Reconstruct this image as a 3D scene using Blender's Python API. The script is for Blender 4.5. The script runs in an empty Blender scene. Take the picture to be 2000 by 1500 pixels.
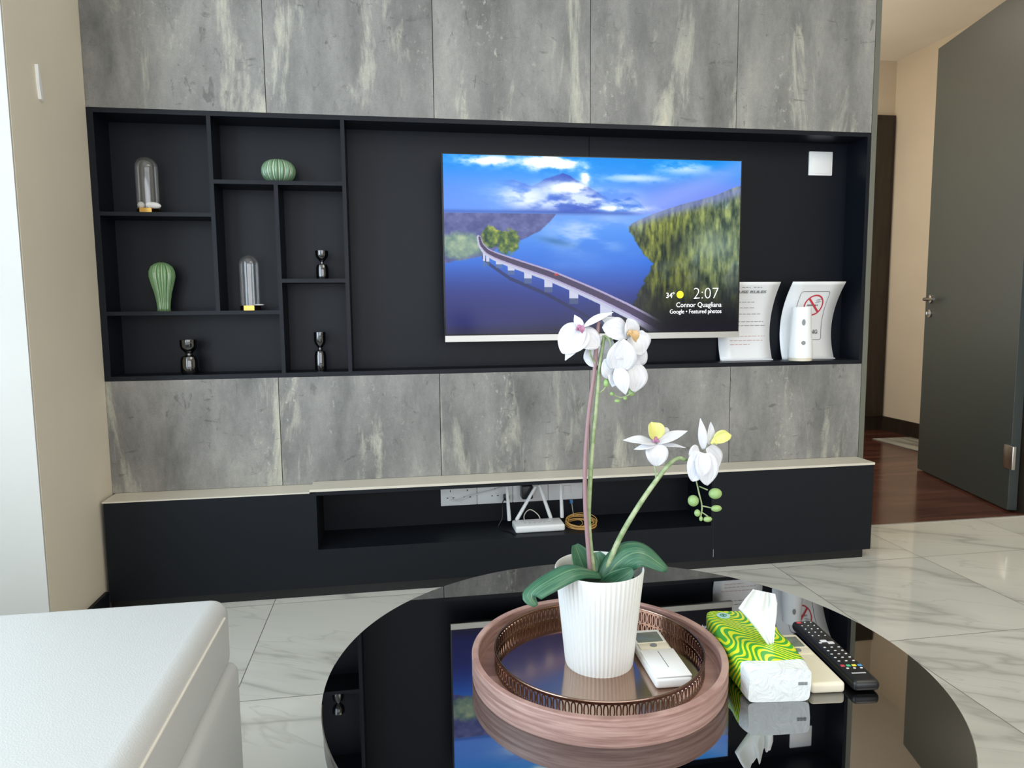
import bpy, bmesh, math, random
import numpy as np
from mathutils import Vector, Matrix
S = bpy.context.scene
COL = S.collection
PI = math.pi
random.seed(4)

# ------------------------------------------------------------ camera
CF = 1.383          # focal length over half the frame width
CAM = Vector((0.952, -2.5012, 0.9632))
YAW, PITCH, ROLL = 0.1603, 0.1044, -0.0098
_f = Vector((math.sin(YAW)*math.cos(PITCH), math.cos(YAW)*math.cos(PITCH), -math.sin(PITCH)))
_r0 = Vector((math.cos(YAW), -math.sin(YAW), 0)); _u0 = _r0.cross(_f)
_r = _r0*math.cos(ROLL)+_u0*math.sin(ROLL); _u = _u0*math.cos(ROLL)-_r0*math.sin(ROLL)
cd = bpy.data.cameras.new('camera'); cam = bpy.data.objects.new('camera', cd); COL.objects.link(cam)
cd.sensor_width = 36; cd.lens = 36*CF/2; cd.clip_start = .05
M = Matrix((( _r.x,_u.x,-_f.x),( _r.y,_u.y,-_f.y),( _r.z,_u.z,-_f.z))).to_4x4(); M.translation = CAM
cam.matrix_world = M
S.camera = cam
def ray(x, y): return _f+_r*((x-1000)/(1000*CF))+_u*((750-y)/(1000*CF))
def at(x, y, Y):                       # survey helper: photo point to the place at depth Y
    d = ray(x, y); return CAM+d*((Y-CAM.y)/d.y)
def atz(x, y, Z):
    d = ray(x, y); return CAM+d*((Z-CAM.z)/d.z)

# ------------------------------------------------------------ world, lights, exposure
S.view_settings.view_transform = 'Standard'; S.view_settings.look = 'None'
S.view_settings.gamma = 1; S.view_settings.use_curve_mapping = False
S.view_settings.exposure = 0.0
W = bpy.data.worlds.new('sky'); S.world = W; W.use_nodes = True
W.node_tree.nodes['Background'].inputs[0].default_value = (.75, .86, 1, 1)
W.node_tree.nodes['Background'].inputs[1].default_value = 1.0
def area(name, loc, rot, sx, sy, power, color):
    l = bpy.data.lights.new(name, 'AREA'); l.shape = 'RECTANGLE'; l.size = sx; l.size_y = sy; l.energy = power; l.color = color
    o = bpy.data.objects.new(name, l); COL.objects.link(o); o.location = loc; o.rotation_euler = rot
    return o
area('window_daylight', (-.83, -2.15, 1.40), (0, -PI/2, 0), 2.1, 2.2, 84, (.66, .84, 1))
area('balcony_daylight', (1.5, -4.95, 1.28), (PI/2, 0, 0), 4.4, 2.4, 76, (.96, .97, 1))
area('overhead_fill_light', (2.4, -2.4, 2.66), (0, 0, 0), 1.6, 1.6, 26, (1, .93, .82))  # added overhead fill; no ceiling fixture belongs to it
area('bedroom_daylight', (2.95, 1.5, 1.5), (0, -PI/2, 0), 1.6, 1.8, 17, (1, .94, .84))
area('bedroom_fill_light', (3.0, 1.9, 2.74), (0, 0, 0), .5, .5, 12, (1, .88, .70))  # added warm fill for the bedroom, out of view behind the unit

# ------------------------------------------------------------ materials
def lin(c):
    return tuple(((v/255)/12.92 if v/255 <= .04045 else ((v/255+.055)/1.055)**2.4) for v in c[:3])+(1,)
def mat(name, rgb, rough=.5, metal=0, **k):
    m = bpy.data.materials.new(name); m.use_nodes = True
    b = m.node_tree.nodes['Principled BSDF']
    b.inputs['Base Color'].default_value = lin(rgb); b.inputs['Roughness'].default_value = rough; b.inputs['Metallic'].default_value = metal
    for a, v in k.items(): b.inputs[a.replace('_', ' ')].default_value = v
    return m
class NT:
    def __init__(s, m): s.t = m.node_tree; s.b = s.t.nodes['Principled BSDF']
    def n(s, kind, **k):
        o = s.t.nodes.new('ShaderNode'+kind)
        for a, v in k.items():
            if hasattr(o, a): setattr(o, a, v)
        return o
    def l(s, a, b): s.t.links.new(a, b)
    def math(s, op, a, b=None, c=None):
        o = s.n('Math'); o.operation = op
        for i, v in enumerate((a, b, c)):
            if v is None: continue
            if isinstance(v, (int, float)): o.inputs[i].default_value = v
            else: s.l(v, o.inputs[i])
        return o.outputs[0]
    def vmath(s, op, a, b):
        o = s.n('VectorMath'); o.operation = op
        for i, v in enumerate((a, b)):
            if isinstance(v, tuple): o.inputs[i].default_value = v
            else: s.l(v, o.inputs[i])
        return o.outputs[0]
    def noise(s, vec, scale, detail=4, rough=.5, dist=0):
        o = s.n('TexNoise'); s.l(vec, o.inputs['Vector'])
        o.inputs['Scale'].default_value = scale; o.inputs['Detail'].default_value = detail
        o.inputs['Roughness'].default_value = rough; o.inputs['Distortion'].default_value = dist
        return o.outputs['Fac']
    def ramp(s, fac, stops):
        o = s.n('ValToRGB'); s.l(fac, o.inputs[0]); e = o.color_ramp.elements
        while len(e) < len(stops): e.new(.5)
        for q, (p, c) in zip(e, stops): q.position = p; q.color = c if len(c) == 4 else lin(c)
        return o.outputs[0]
    def mix(s, fac, a, b, mode='MIX'):
        o = s.n('Mix'); o.data_type = 'RGBA'; o.blend_type = mode
        for i, v in ((0, fac), (6, a), (7, b)):
            if isinstance(v, (int, float)): o.inputs[i].default_value = v
            elif isinstance(v, tuple): o.inputs[i].default_value = v
            else: s.l(v, o.inputs[i])
        return o.outputs[2]
    def pos(s): return s.n('NewGeometry').outputs['Position']
    def obj(s): return s.n('TexCoord').outputs['Object']
    def bump(s, h, strength=.2, dist=.01):
        o = s.n('Bump'); o.inputs['Strength'].default_value = strength; o.inputs['Distance'].default_value = dist
        s.l(h, o.inputs['Height']); s.l(o.outputs[0], s.b.inputs['Normal'])
BW = lambda v: (v, v, v, 1)

def paint(name, rgb, rough=.75, sc=180, st=.06):
    m = mat(name, rgb, rough); t = NT(m)
    p = t.pos(); t.bump(t.noise(p, sc, 2), st, .002)
    c = t.ramp(t.noise(p, 2.5, 3), [(.3, tuple(v*.97 for v in rgb)), (.7, rgb)])
    t.l(c, t.b.inputs['Base Color']); return m
WALL = paint('beige_wall_paint', (233, 222, 202))
WALLW = paint('white_wall_paint', (200, 196, 188))
WALLB = paint('beige_wall_paint_dimmed', (212, 200, 180))  # darker copy of the beige, colour offsets the bedroom's stronger light
CEIL = paint('ceiling_paint', (236, 229, 216))

def concrete():
    m = mat('concrete_laminate', (140, 140, 138), .55); t = NT(m)
    p = t.pos(); r = t.n('ObjectInfo').outputs['Random']
    sh = t.n('CombineXYZ'); t.l(t.math('MULTIPLY', r, 37), sh.inputs[0]); t.l(t.math('MULTIPLY', r, 11), sh.inputs[2])
    q = t.vmath('ADD', p, sh.outputs[0])
    qv = t.vmath('MULTIPLY', q, (1, 1, .38)); qh = t.vmath('MULTIPLY', q, (.4, 1, 1)); qz = t.vmath('MULTIPLY', q, (1, 1, .22))
    base = t.ramp(t.noise(qv, 5.5, 8, .62, .2), [(.27, (98, 97, 93)), (.42, (132, 130, 126)), (.56, (153, 150, 145)), (.73, (180, 176, 166))])
    cloud = t.noise(qz, 6.5, 9, .68, .5)
    c = t.mix(t.ramp(cloud, [(.54, BW(0)), (.60, BW(.45)), (.68, BW(.85))]), base, lin((214, 210, 190)))
    c = t.mix(t.ramp(t.noise(qz, 2.6, 5, .6), [(.55, BW(0)), (.68, BW(.5))]), c, lin((104, 105, 103)))
    # flaky pale crust and short dark scratches, level or upright
    a = t.noise(qh, 30, 7, .7, .6); b = t.noise(qv, 26, 7, .7, .6); area_ = t.ramp(t.noise(q, 5.2, 4), [(.42, BW(0)), (.56, BW(1))])
    d = t.math('MAXIMUM', t.ramp(a, [(.60, BW(0)), (.66, BW(.9))]), t.ramp(b, [(.60, BW(0)), (.66, BW(.9))]))
    d = t.math('MULTIPLY', d, area_)
    c = t.mix(t.math('MULTIPLY', d, .65), c, lin((82, 81, 77)))
    lt = t.math('MULTIPLY', t.ramp(t.noise(t.vmath('MULTIPLY', q, (1, 1, .7)), 52, 6, .7), [(.56, BW(0)), (.66, BW(.7))]), t.ramp(t.noise(qz, 4.4, 4), [(.54, BW(0)), (.66, BW(1))]))
    c = t.mix(lt, c, lin((222, 218, 200)))
    g = t.noise(q, 220, 3); c = t.mix(.30, c, t.ramp(t.noise(t.vmath('MULTIPLY', q, (1, 1, .6)), 60, 8, .7), [(.3, (90, 90, 90)), (.7, (170, 170, 170))]), 'OVERLAY')
    c = t.mix(.14, c, t.ramp(g, [(.3, (70, 70, 70)), (.7, (210, 210, 210))]), 'OVERLAY')
    t.l(c, t.b.inputs['Base Color']); t.bump(g, .05, .001); return m
CONC = concrete()

def floor_tile():
    m = mat('marble_tile', (225, 224, 218), .07); t = NT(m); p = t.pos()
    s = t.n('SeparateXYZ'); t.l(p, s.inputs[0])
    ux = t.math('DIVIDE', t.math('ADD', s.outputs[0], 12-2.9252), .6); uy = t.math('DIVIDE', t.math('ADD', s.outputs[1], 12+.1427), .6)
    def line(u):
        f = t.math('FRACT', u); return t.math('MINIMUM', f, t.math('SUBTRACT', 1, f))
    ed = t.math('MINIMUM', line(ux), line(uy)); g = t.math('LESS_THAN', ed, .0022)
    cell = t.n('CombineXYZ'); t.l(t.math('FLOOR', ux), cell.inputs[0]); t.l(t.math('FLOOR', uy), cell.inputs[1])
    wn = t.n('TexWhiteNoise'); t.l(cell.outputs[0], wn.inputs['Vector'])
    off = t.vmath('SCALE', wn.outputs['Color'], (0, 0, 0)); off.node.inputs['Scale'].default_value = 25
    rot = t.n('VectorRotate'); rot.rotation_type = 'Z_AXIS'; t.l(p, rot.inputs['Vector']); rot.inputs['Angle'].default_value = .45
    q = t.vmath('ADD', t.vmath('MULTIPLY', rot.outputs[0], (.35, 1.3, 1)), off)
    n1 = t.noise(q, 1.7, 5, .5, .35); n2 = t.noise(q, 3.6, 4, .5, .5)
    v1 = t.math('ABSOLUTE', t.math('SUBTRACT', n1, .5)); v2 = t.math('ABSOLUTE', t.math('SUBTRACT', n2, .47))
    base = t.ramp(t.noise(q, 1.5, 3), [(.3, (206, 205, 196)), (.7, (220, 218, 208))])
    c = t.mix(t.ramp(v1, [(0, BW(.42)), (.014, BW(.12)), (.05, BW(0))]), base, lin((120, 118, 112)))
    c = t.mix(t.ramp(v2, [(0, BW(.22)), (.009, BW(0))]), c, lin((140, 136, 128)))
    c = t.mix(g, c, lin((120, 116, 108)))
    t.l(c, t.b.inputs['Base Color']); t.l(t.math('ADD', t.math('MULTIPLY', g, .4), .06), t.b.inputs['Roughness']); return m
TILE = floor_tile()

def wood(name, dark, mid, light, axis='x', scale=1, rough=.4, plank=None):
    m = mat(name, mid, rough); t = NT(m); p = t.pos()
    v = {'x': (.12, 1, 1), 'y': (1, .12, 1), 'z': (1, 1, .12)}[axis]
    q = t.vmath('MULTIPLY', p, v)
    if plank:
        s = t.n('SeparateXYZ'); t.l(p, s.inputs[0]); u = t.math('DIVIDE', t.math('ADD', s.outputs[1 if axis == 'x' else 0], 10), plank)
        wn = t.n('TexWhiteNoise'); wn.noise_dimensions = '1D'; t.l(t.math('FLOOR', u), wn.inputs['W'])
        off = t.vmath('SCALE', wn.outputs['Color'], (0, 0, 0)); off.node.inputs['Scale'].default_value = 9
        q = t.vmath('ADD', q, off)
    n = t.noise(q, 22*scale, 8, .6, .4)
    c = t.ramp(n, [(.3, dark), (.5, mid), (.72, light)])
    if plank:
        f = t.math('FRACT', u); g = t.math('LESS_THAN', t.math('MINIMUM', f, t.math('SUBTRACT', 1, f)), .012)
        tone = t.ramp(wn.outputs['Value'], [(0, BW(.78)), (1, BW(1.1))]); c = t.mix(1, c, tone, 'MULTIPLY')
        c = t.mix(g, c, lin((40, 24, 18)))
    t.l(c, t.b.inputs['Base Color']); t.bump(n, .05, .002); return m
WOODF = wood('red_brown_floorboard', (58, 30, 24), (84, 48, 38), (110, 70, 58), 'x', .6, .16, .12)
WALNUT = mat('pale_walnut', (160, 126, 114), .45); t = NT(WALNUT); o_ = t.obj(); s_ = t.n('SeparateXYZ'); t.l(o_, s_.inputs[0])
cv = t.n('CombineXYZ'); t.l(t.math('MULTIPLY', t.math('ARCTAN2', s_.outputs[1], s_.outputs[0]), .12), cv.inputs[0]); t.l(t.math('MULTIPLY', t.vmath('LENGTH', o_, (0, 0, 0)), 6), cv.inputs[1]); t.l(t.math('MULTIPLY', s_.outputs[2], 12), cv.inputs[2])
cv2 = t.vmath('MULTIPLY', cv.outputs[0], (1.2, .6, 1)); nz = t.noise(cv2, 12, 7, .62, .3)
t.l(t.ramp(nz, [(.3, (126, 92, 82)), (.5, (168, 132, 122)), (.7, (198, 164, 152))]), t.b.inputs['Base Color']); t.bump(nz, .05, .001)

def laminate(name, rgb, rough=.45):
    m = mat(name, rgb, rough, 0, Specular_IOR_Level=.24 if max(rgb) < 40 else .5); t = NT(m); t.bump(t.noise(t.pos(), 500, 2), .12, .0006); return m
NAVY = laminate('black_blue_laminate', (13, 18, 26), .42)
BLK = laminate('black_laminate', (17, 21, 27), .5)
CREAM = laminate('cream_laminate', (214, 206, 190), .35)
OLIVE = laminate('olive_grey_laminate', (104, 104, 92), .6)
DOORG = laminate('dark_grey_door_laminate', (54, 61, 59), .4)
DARKW = wood('very_dark_wood', (34, 27, 20), (44, 36, 27), (56, 46, 35), 'z', 1, .5)
WHT = mat('white_plastic', (236, 236, 234), .35)
IVORY = mat('ivory_plastic', (226, 218, 196), .38)
GREYP = mat('grey_plastic', (130, 134, 132), .3)
BLKP = mat('black_plastic', (20, 20, 22), .35)
BLKG = mat('black_glaze', (10, 10, 12), .05, 0, IOR=2.1)
STEEL = mat('brushed_steel', (190, 188, 184), .28, 1)
SILV = mat('silver_trim', (196, 194, 188), .35, .6)
GOLD = mat('brass', (214, 170, 92), .22, 1)
LEATH = mat('pale_grey_leather', (206, 206, 204), .40)
t = NT(LEATH); t.bump(t.noise(t.pos(), 420, 3), .25, .0015)
PIPE = mat('pale_piping', (232, 226, 214), .5)
def glass(name, tint=(1, 1, 1, 1), k=1.9, ior=1.5, add=0, pale_veil=0):      # thin clear sheet: see-through plus Fresnel reflection
    m = bpy.data.materials.new(name); m.use_nodes = True; nt = m.node_tree; nt.nodes.clear()
    o = nt.nodes.new('ShaderNodeOutputMaterial'); mx = nt.nodes.new('ShaderNodeMixShader'); tr_ = nt.nodes.new('ShaderNodeBsdfTransparent')
    gl = nt.nodes.new('ShaderNodeBsdfGlossy'); gl.inputs['Roughness'].default_value = .02; fr = nt.nodes.new('ShaderNodeFresnel'); fr.inputs[0].default_value = ior
    mu = nt.nodes.new('ShaderNodeMath'); mu.operation = 'MULTIPLY'; mu.inputs[1].default_value = k; mu.use_clamp = True
    tr_.inputs[0].default_value = tint
    mu.operation = 'MULTIPLY_ADD'; mu.inputs[2].default_value = add
    nt.links.new(fr.outputs[0], mu.inputs[0]); nt.links.new(mu.outputs[0], mx.inputs[0]); nt.links.new(tr_.outputs[0], mx.inputs[1]); nt.links.new(gl.outputs[0], mx.inputs[2]); nt.links.new(mx.outputs[0], o.inputs[0])
    if pale_veil:  # pale diffuse veil imitating the soft grey reflection on the dome
        df = nt.nodes.new('ShaderNodeBsdfDiffuse'); m2 = nt.nodes.new('ShaderNodeMixShader'); m2.inputs[0].default_value = pale_veil
        nt.links.new(mx.outputs[0], m2.inputs[1]); nt.links.new(df.outputs[0], m2.inputs[2]); nt.links.new(m2.outputs[0], o.inputs[0])
    return m
GLASS = glass('clear_window_glass'); DOMEG = glass('clear_dome_glass', (1, 1, 1, 1), .35, 1.5, .085, .035)
TABLEG = mat('black_tinted_glass', (4, 4, 5), .015, 0, IOR=3.8)
TABLEM = mat('dark_satin_metal', (120, 122, 126), .3, .9)
MIRR = mat('bronzed_mirror_metal', (176, 150, 134), .10, 1)
BRONZE = mat('antique_bronze', (150, 126, 112), .2, 1)

# ------------------------------------------------------------ mesh helpers
class MB:
    def __init__(s): s.bm = bmesh.new()
    def box(s, a, b, bev=0, seg=2):
        a, b = Vector(a), Vector(b)
        r = bmesh.ops.create_cube(s.bm, size=1); vs = r['verts']
        c = (a+b)/2; d = b-a
        for v in vs: v.co = Vector((v.co.x*d.x, v.co.y*d.y, v.co.z*d.z))+c
        if bev:
            es = list({e for v in vs for e in v.link_edges})
            bmesh.ops.bevel(s.bm, geom=es, offset=bev, segments=seg, profile=.5, affect='EDGES')
        return s
    def lathe(s, prof, c=(0, 0, 0), n=40, ribs=0, amp=0, flat=False, cap=True):
        rings = []
        for r, z in prof:
            ring = []
            for i in range(n):
                a = 2*PI*i/n; rr = r*(1+(amp*(abs(math.cos(ribs*a/2))-.6) if ribs else 0))
                ring.append(s.bm.verts.new((c[0]+rr*math.cos(a), c[1]+rr*math.sin(a), c[2]+z)))
            rings.append(ring)
        for a, b in zip(rings, rings[1:]):
            for i in range(n): s.bm.faces.new((a[i], a[(i+1) % n], b[(i+1) % n], b[i]))
        if cap:
            if prof[0][0] > 1e-4: s.bm.faces.new(rings[0][::-1])
            if prof[-1][0] > 1e-4: s.bm.faces.new(rings[-1])
        return s
    def tube(s, pts, r, n=10, closed=False, caps=True):
        pts = [Vector(p) for p in pts]; k = len(pts)
        R = r if isinstance(r, (list, tuple)) else [r]*k
        prev = None; rings = []
        for i, p in enumerate(pts):
            if closed: d = pts[(i+1) % k]-pts[i-1]
            else: d = pts[min(i+1, k-1)]-pts[max(i-1, 0)]
            d.normalize()
            if prev is None:
                x = d.cross(Vector((0, 0, 1)));
                if x.length < .1: x = d.cross(Vector((1, 0, 0)))
            else: x = prev-d*prev.dot(d)
            x.normalize(); prev = x; y = d.cross(x)
            rings.append([s.bm.verts.new(p+(x*math.cos(2*PI*j/n)+y*math.sin(2*PI*j/n))*R[i]) for j in range(n)])
        L = list(zip(rings, rings[1:]))+([(rings[-1], rings[0])] if closed else [])
        for a, b in L:
            for j in range(n): s.bm.faces.new((a[j], a[(j+1) % n], b[(j+1) % n], b[j]))
        if not closed and caps: s.bm.faces.new(rings[0][::-1]); s.bm.faces.new(rings[-1])
        return s
    def ball(s, c, r, sc=(1, 1, 1), rot=None, u=20, v=12):
        q = bmesh.ops.create_uvsphere(s.bm, u_segments=u, v_segments=v, radius=r)
        for w in q['verts']:
            w.co = Vector((w.co.x*sc[0], w.co.y*sc[1], w.co.z*sc[2]))
            if rot: w.co = rot @ w.co
            w.co += Vector(c)
        return s
    def prism(s, pts, axis, a, b):         # polygon given in the two other axes, swept from a to b
        def P(u, v, w): return {'x': (w, u, v), 'y': (u, w, v), 'z': (u, v, w)}[axis]
        A = [s.bm.verts.new(P(u, v, a)) for u, v in pts]; B = [s.bm.verts.new(P(u, v, b)) for u, v in pts]
        n = len(pts); s.bm.faces.new(A); s.bm.faces.new(B[::-1])
        for i in range(n): s.bm.faces.new((A[i], B[i], B[(i+1) % n], A[(i+1) % n]))
        return s
    def grid(s, P):                        # P[i][j] points
        V = [[s.bm.verts.new(p) for p in row] for row in P]; uv = s.bm.loops.layers.uv.verify(); a, b = len(V)-1, len(V[0])-1
        for i in range(a):
            for j in range(b):
                f = s.bm.faces.new((V[i][j], V[i+1][j], V[i+1][j+1], V[i][j+1]))
                for l, (x, y) in zip(f.loops, ((i, j), (i+1, j), (i+1, j+1), (i, j+1))): l[uv].uv = (x/a, y/b)
        return s
    def build(s, name, m, parent=None, smooth=False, local=False, solid=0, sub=0, angle=40):
        bmesh.ops.recalc_face_normals(s.bm, faces=s.bm.faces)
        me = bpy.data.meshes.new(name)
        off = Vector((0, 0, 0))
        if parent is not None and not local:
            q = parent
            while q is not None: off += q.location; q = q.parent
        for v in s.bm.verts: v.co -= off
        for f in s.bm.faces: f.smooth = smooth
        s.bm.to_mesh(me); s.bm.free()
        me.materials.append(m)
        o = bpy.data.objects.new(name, me); COL.objects.link(o)
        if parent is not None: o.parent = parent
        if solid:
            d = o.modifiers.new('s', 'SOLIDIFY'); d.thickness = solid; d.offset = 0
        if sub:
            d = o.modifiers.new('u', 'SUBSURF'); d.levels = sub; d.render_levels = sub
        if smooth and not sub and angle:
            try: me.set_sharp_from_angle(angle=math.radians(angle))
            except Exception: pass
        return o
def thing(name, label, cat, loc=(0, 0, 0), rz=0, group=None):
    o = bpy.data.objects.new(name, None); COL.objects.link(o); o.empty_display_size = .05
    o.location = loc; o.rotation_euler = (0, 0, rz); o['label'] = label; o['category'] = cat
    if group: o['group'] = group
    return o
def tag(o, label, cat, group=None):
    o['label'] = label; o['category'] = cat
    if group: o['group'] = group
    return o
def struct(o): o['kind'] = 'structure'; return o
def box(name, a, b, m, parent=None, bev=0, local=False): return MB().box(a, b, bev).build(name, m, parent, smooth=bool(bev), local=local)
def text(name, s, m, parent, loc, size, width=None, align='LEFT', depth=.0004, rot=(PI/2, 0, 0), bold=0, local=False):
    cu = bpy.data.curves.new(name, 'FONT'); cu.body = s; cu.size = size; cu.extrude = depth; cu.align_x = align; cu.offset = bold
    cu.resolution_u = 3
    to = bpy.data.objects.new(name+'_tmp', cu); COL.objects.link(to)
    dg = bpy.context.evaluated_depsgraph_get(); me = bpy.data.meshes.new_from_object(to.evaluated_get(dg))
    COL.objects.unlink(to); bpy.data.objects.remove(to)
    xs = [v.co.x for v in me.vertices]; w = max(xs)-min(xs); sx = width/w if width else 1
    off = Vector((0, 0, 0)); q = parent
    if not local:
        while q is not None: off += q.location; q = q.parent
    from mathutils import Euler
    Rm = Euler(rot).to_matrix()
    for v in me.vertices:
        v.co.x *= sx; v.co = Rm @ v.co + Vector(loc) - off
    me.materials.clear(); me.materials.append(m)
    o = bpy.data.objects.new(name, me); COL.objects.link(o); o.parent = parent
    return o

# ------------------------------------------------------------ the room
ZC = 2.70
XR = 2.7396            # right edge of the wall unit
struct(box('floor', (-1.2, -5.2, -.05), (6.0, .247, 0), TILE))
struct(box('floor', (2.0, .247, -.05), (6.0, 3.2, 0), WOODF))
struct(box('trim_1', (2.76, .243, -.001), (3.9, .252, .003), SILV))          # threshold strip
struct(box('ceiling', (-1.2, -5.2, ZC), (6.0, .35, ZC+.05), CEIL))
struct(box('ceiling', (2.0, .35, 2.783), (6.0, 3.2, 2.83), CEIL))
# left: wall beside the cabinet, the return, the window wall
struct(box('wall_left', (-.12, -.462, 0), (0, .35, ZC), WALL))
struct(box('wall_return', (-1.0, -.47, 0), (-.001, -.35, ZC), WALLW))
wl = MB()
wl.box((-1.0, -1.1, 0), (-.88, -.47, ZC)); wl.box((-1.0, -5.0, 0), (-.88, -3.2, ZC))
wl.box((-1.0, -3.2, 0), (-.88, -1.1, .25)); wl.box((-1.0, -3.2, 2.45), (-.88, -1.1, ZC))
struct(wl.build('wall_window_side', WALLW))
w = MB()
for y0 in (-3.2, -2.15): 
    for a, b in (((y0, .25), (y0+1.05, .3)), ((y0, 2.4), (y0+1.05, 2.45)), ((y0, .25), (y0+.05, 2.45)), ((y0+1.0, .25), (y0+1.05, 2.45))):
        w.box((-.96, a[0], a[1]), (-.91, b[0], b[1]))
w1 = struct(w.build('window_1', BLKP)); 
struct(MB().box((-.94, -3.18, .27), (-.935, -1.12, 2.43)).build('window_pane', GLASS, w1))
# back wall with the balcony opening
wb = MB(); wb.box((-1.0, -5.1, 0), (-.8, -5.0, ZC)); wb.box((3.8, -5.1, 0), (6, -5.0, ZC)); wb.box((-.8, -5.1, 2.5), (3.8, -5.0, ZC))
struct(wb.build('wall_back', WALLW))
w = MB()
for x0 in (-.8, .35, 1.5, 2.65):
    for a, b in (((x0, 0), (x0+1.15, .06)), ((x0, 2.44), (x0+1.15, 2.5)), ((x0, 0), (x0+.06, 2.5)), ((x0+1.09, 0), (x0+1.15, 2.5))):
        w.box((a[0], -5.07, a[1]), (b[0], -5.02, b[1]))
w2 = struct(w.build('window_2', BLKP)); struct(MB().box((-.77, -5.05, .03), (3.77, -5.045, 2.47)).build('window_pane', GLASS, w2))
struct(box('wall_far_right', (5.9, -5.1, 0), (6.0, .35, ZC), WALL))
# wall behind the unit, and the wall the doorway is cut in
wn = MB(); wn.box((-.12, .14, 0), (2.76, .35, ZC)); wn.box((2.76, .247, 2.42), (3.88, .35, ZC)); wn.box((3.88, .247, 0), (6.0, .35, ZC))
struct(wn.build('wall_front', WALL))
# bedroom beyond the doorway
struct(box('wall_bedroom_right', (4.70, .35, 0), (4.80, 2.6, 2.79), WALLB))
struct(box('wall_bedroom_far', (2.0, 2.48, 0), (4.70, 2.58, 2.79), WALLB))
struct(box('wall_bedroom_left', (2.6, .35, 0), (2.7, 2.48, 2.79), WALLB))
struct(box('baseboard_right', (4.685, .36, 0), (4.70, 2.465, .108), DARKW))
struct(box('baseboard_left', (0, -.462, 0), (.012, -.113, .07), BLK))
# frame of the doorway: slim filler beside the unit, dark post on the hinge side
struct(box('trim_2', (XR+.001, 0, 0), (2.762, .246, 2.42), OLIVE))
struct(MB().box((3.795, .25, 0), (3.88, .36, 2.42)).box((2.762, .25, 2.39), (3.795, .36, 2.42)).build('trim_3', DARKW))

# far dark door in the bedroom's far wall
d = struct(box('door_1', (3.80, 2.455, 0), (4.69, 2.48, 2.385), DARKW))
box('door_leaf', (3.86, 2.44, .11), (4.66, 2.455, 2.35), DARKW, d)

# the grey bedroom door, standing open
hx, hy = 3.79, .31
ax = Vector((4.009-hx, 1.165-hy, 0)); Ld = ax.length; ang = math.atan2(ax.y, ax.x)
door = bpy.data.objects.new('door_2', None); COL.objects.link(door); door['kind'] = 'structure'
door.location = (hx, hy, 0); door.rotation_euler = (0, 0, ang)
MB().box((0, 0, .008), (Ld, .042, 2.385), .002).build('door_leaf', DOORG, door, local=True)
h = MB(); hxp = Ld-.06; hz = 1.0     # lever handle on the side seen from the living room
h.lathe([(.0, 0), (.024, 0), (.024, .008), (.010, .012), (.010, .040), (.0, .040)], n=20)
for v in h.bm.verts: v.co = Vector((hxp+v.co.x, .042+v.co.z, hz+v.co.y))
h.tube([(hxp, .078, hz), (hxp-.03, .082, hz), (hxp-.115, .082, hz)], [.009, .009, .008], 10)
hd = h.build('lever_handle', STEEL, door, smooth=True, local=True)
h = MB(); h.lathe([(.0, 0), (.022, 0), (.022, .007), (.0, .009)], n=20)
for v in h.bm.verts: v.co = Vector((hxp+v.co.x, .042+v.co.z, hz-.08+v.co.y))
h.box((hxp-.004, .05, hz-.09), (hxp+.004, .065, hz-.07), .002)
h.build('lock_cylinder', STEEL, door, smooth=True, local=True)
h = MB(); h.box((-.03, .036, .205), (.04, .052, .315), .002); h.build('hinge', STEEL, door, smooth=True, local=True)
# pale grey mat by the bedroom wall
MAT_ = mat('grey_streaked_weave', (168, 168, 162), .5); t = NT(MAT_)
t.l(t.ramp(t.noise(t.vmath('MULTIPLY', t.pos(), (1, .15, 1)), 14, 4), [(.4, (120, 120, 114)), (.6, (176, 176, 168))]), t.b.inputs['Base Color'])
tag(box('floor_mat', (4.35, 1.05, 0), (4.66, 2.10, .006), MAT_, bev=.002), 'pale grey streaked floor mat on the red-brown boards beyond the open door', 'mat')

# ------------------------------------------------------------ wall unit
seams = [0, .5485, 1.097, 1.6455, 2.194, XR]
ZT, ZB, ZN = 1.6134, .7419, .362
up = ['over the shelf with the left glass dome, beside the beige wall', 'over the round green cactus', 'over the left edge of the television',
      'over the right half of the television', 'over the white square plate, beside the doorway']
lo = ['under the short black candle holder, beside the beige wall', 'under the slim tall black candle holder', 'behind the socket strip, under the left half of the television',
      'behind the orchid stems, under the right half of the television', 'under the acrylic sign stands, beside the doorway']
for k in range(5):
    a, b = seams[k]+.0012, seams[k+1]-.0012
    c = thing('wall_cabinet', 'concrete-effect upper cabinet '+up[k], 'cabinet', ((a+b)/2, .06, ZT+.001), group='upper cabinets of the wall unit')
    box('carcass', (a, .018, ZT+.001), (b, .139, 2.55), BLK, c)
    box('cabinet_door', (a, 0, ZT+.001), (b, .017, 2.55), CONC, c)
    c = thing('base_cabinet', 'concrete-effect low cabinet '+lo[k], 'cabinet', ((a+b)/2, .06, ZN), group='lower cabinets of the wall unit')
    box('carcass', (a, .018, .376), (b, .139, ZB-.001), BLK, c)
    g = MB()
    if k == 0: pts = [(a, .366), (b, .366), (b, ZB-.001), (a, ZB-.001)]
    elif k == 1: pts = [(a, .366), (.6505, .366), (.6505, .3745), (b, .3745), (b, ZB-.001), (a, ZB-.001)]
    else: pts = [(a, .3745), (b, .3745), (b, ZB-.001), (a, ZB-.001)]
    g.prism(pts, 'y', 0, .017).build('cabinet_door', CONC, c)

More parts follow.
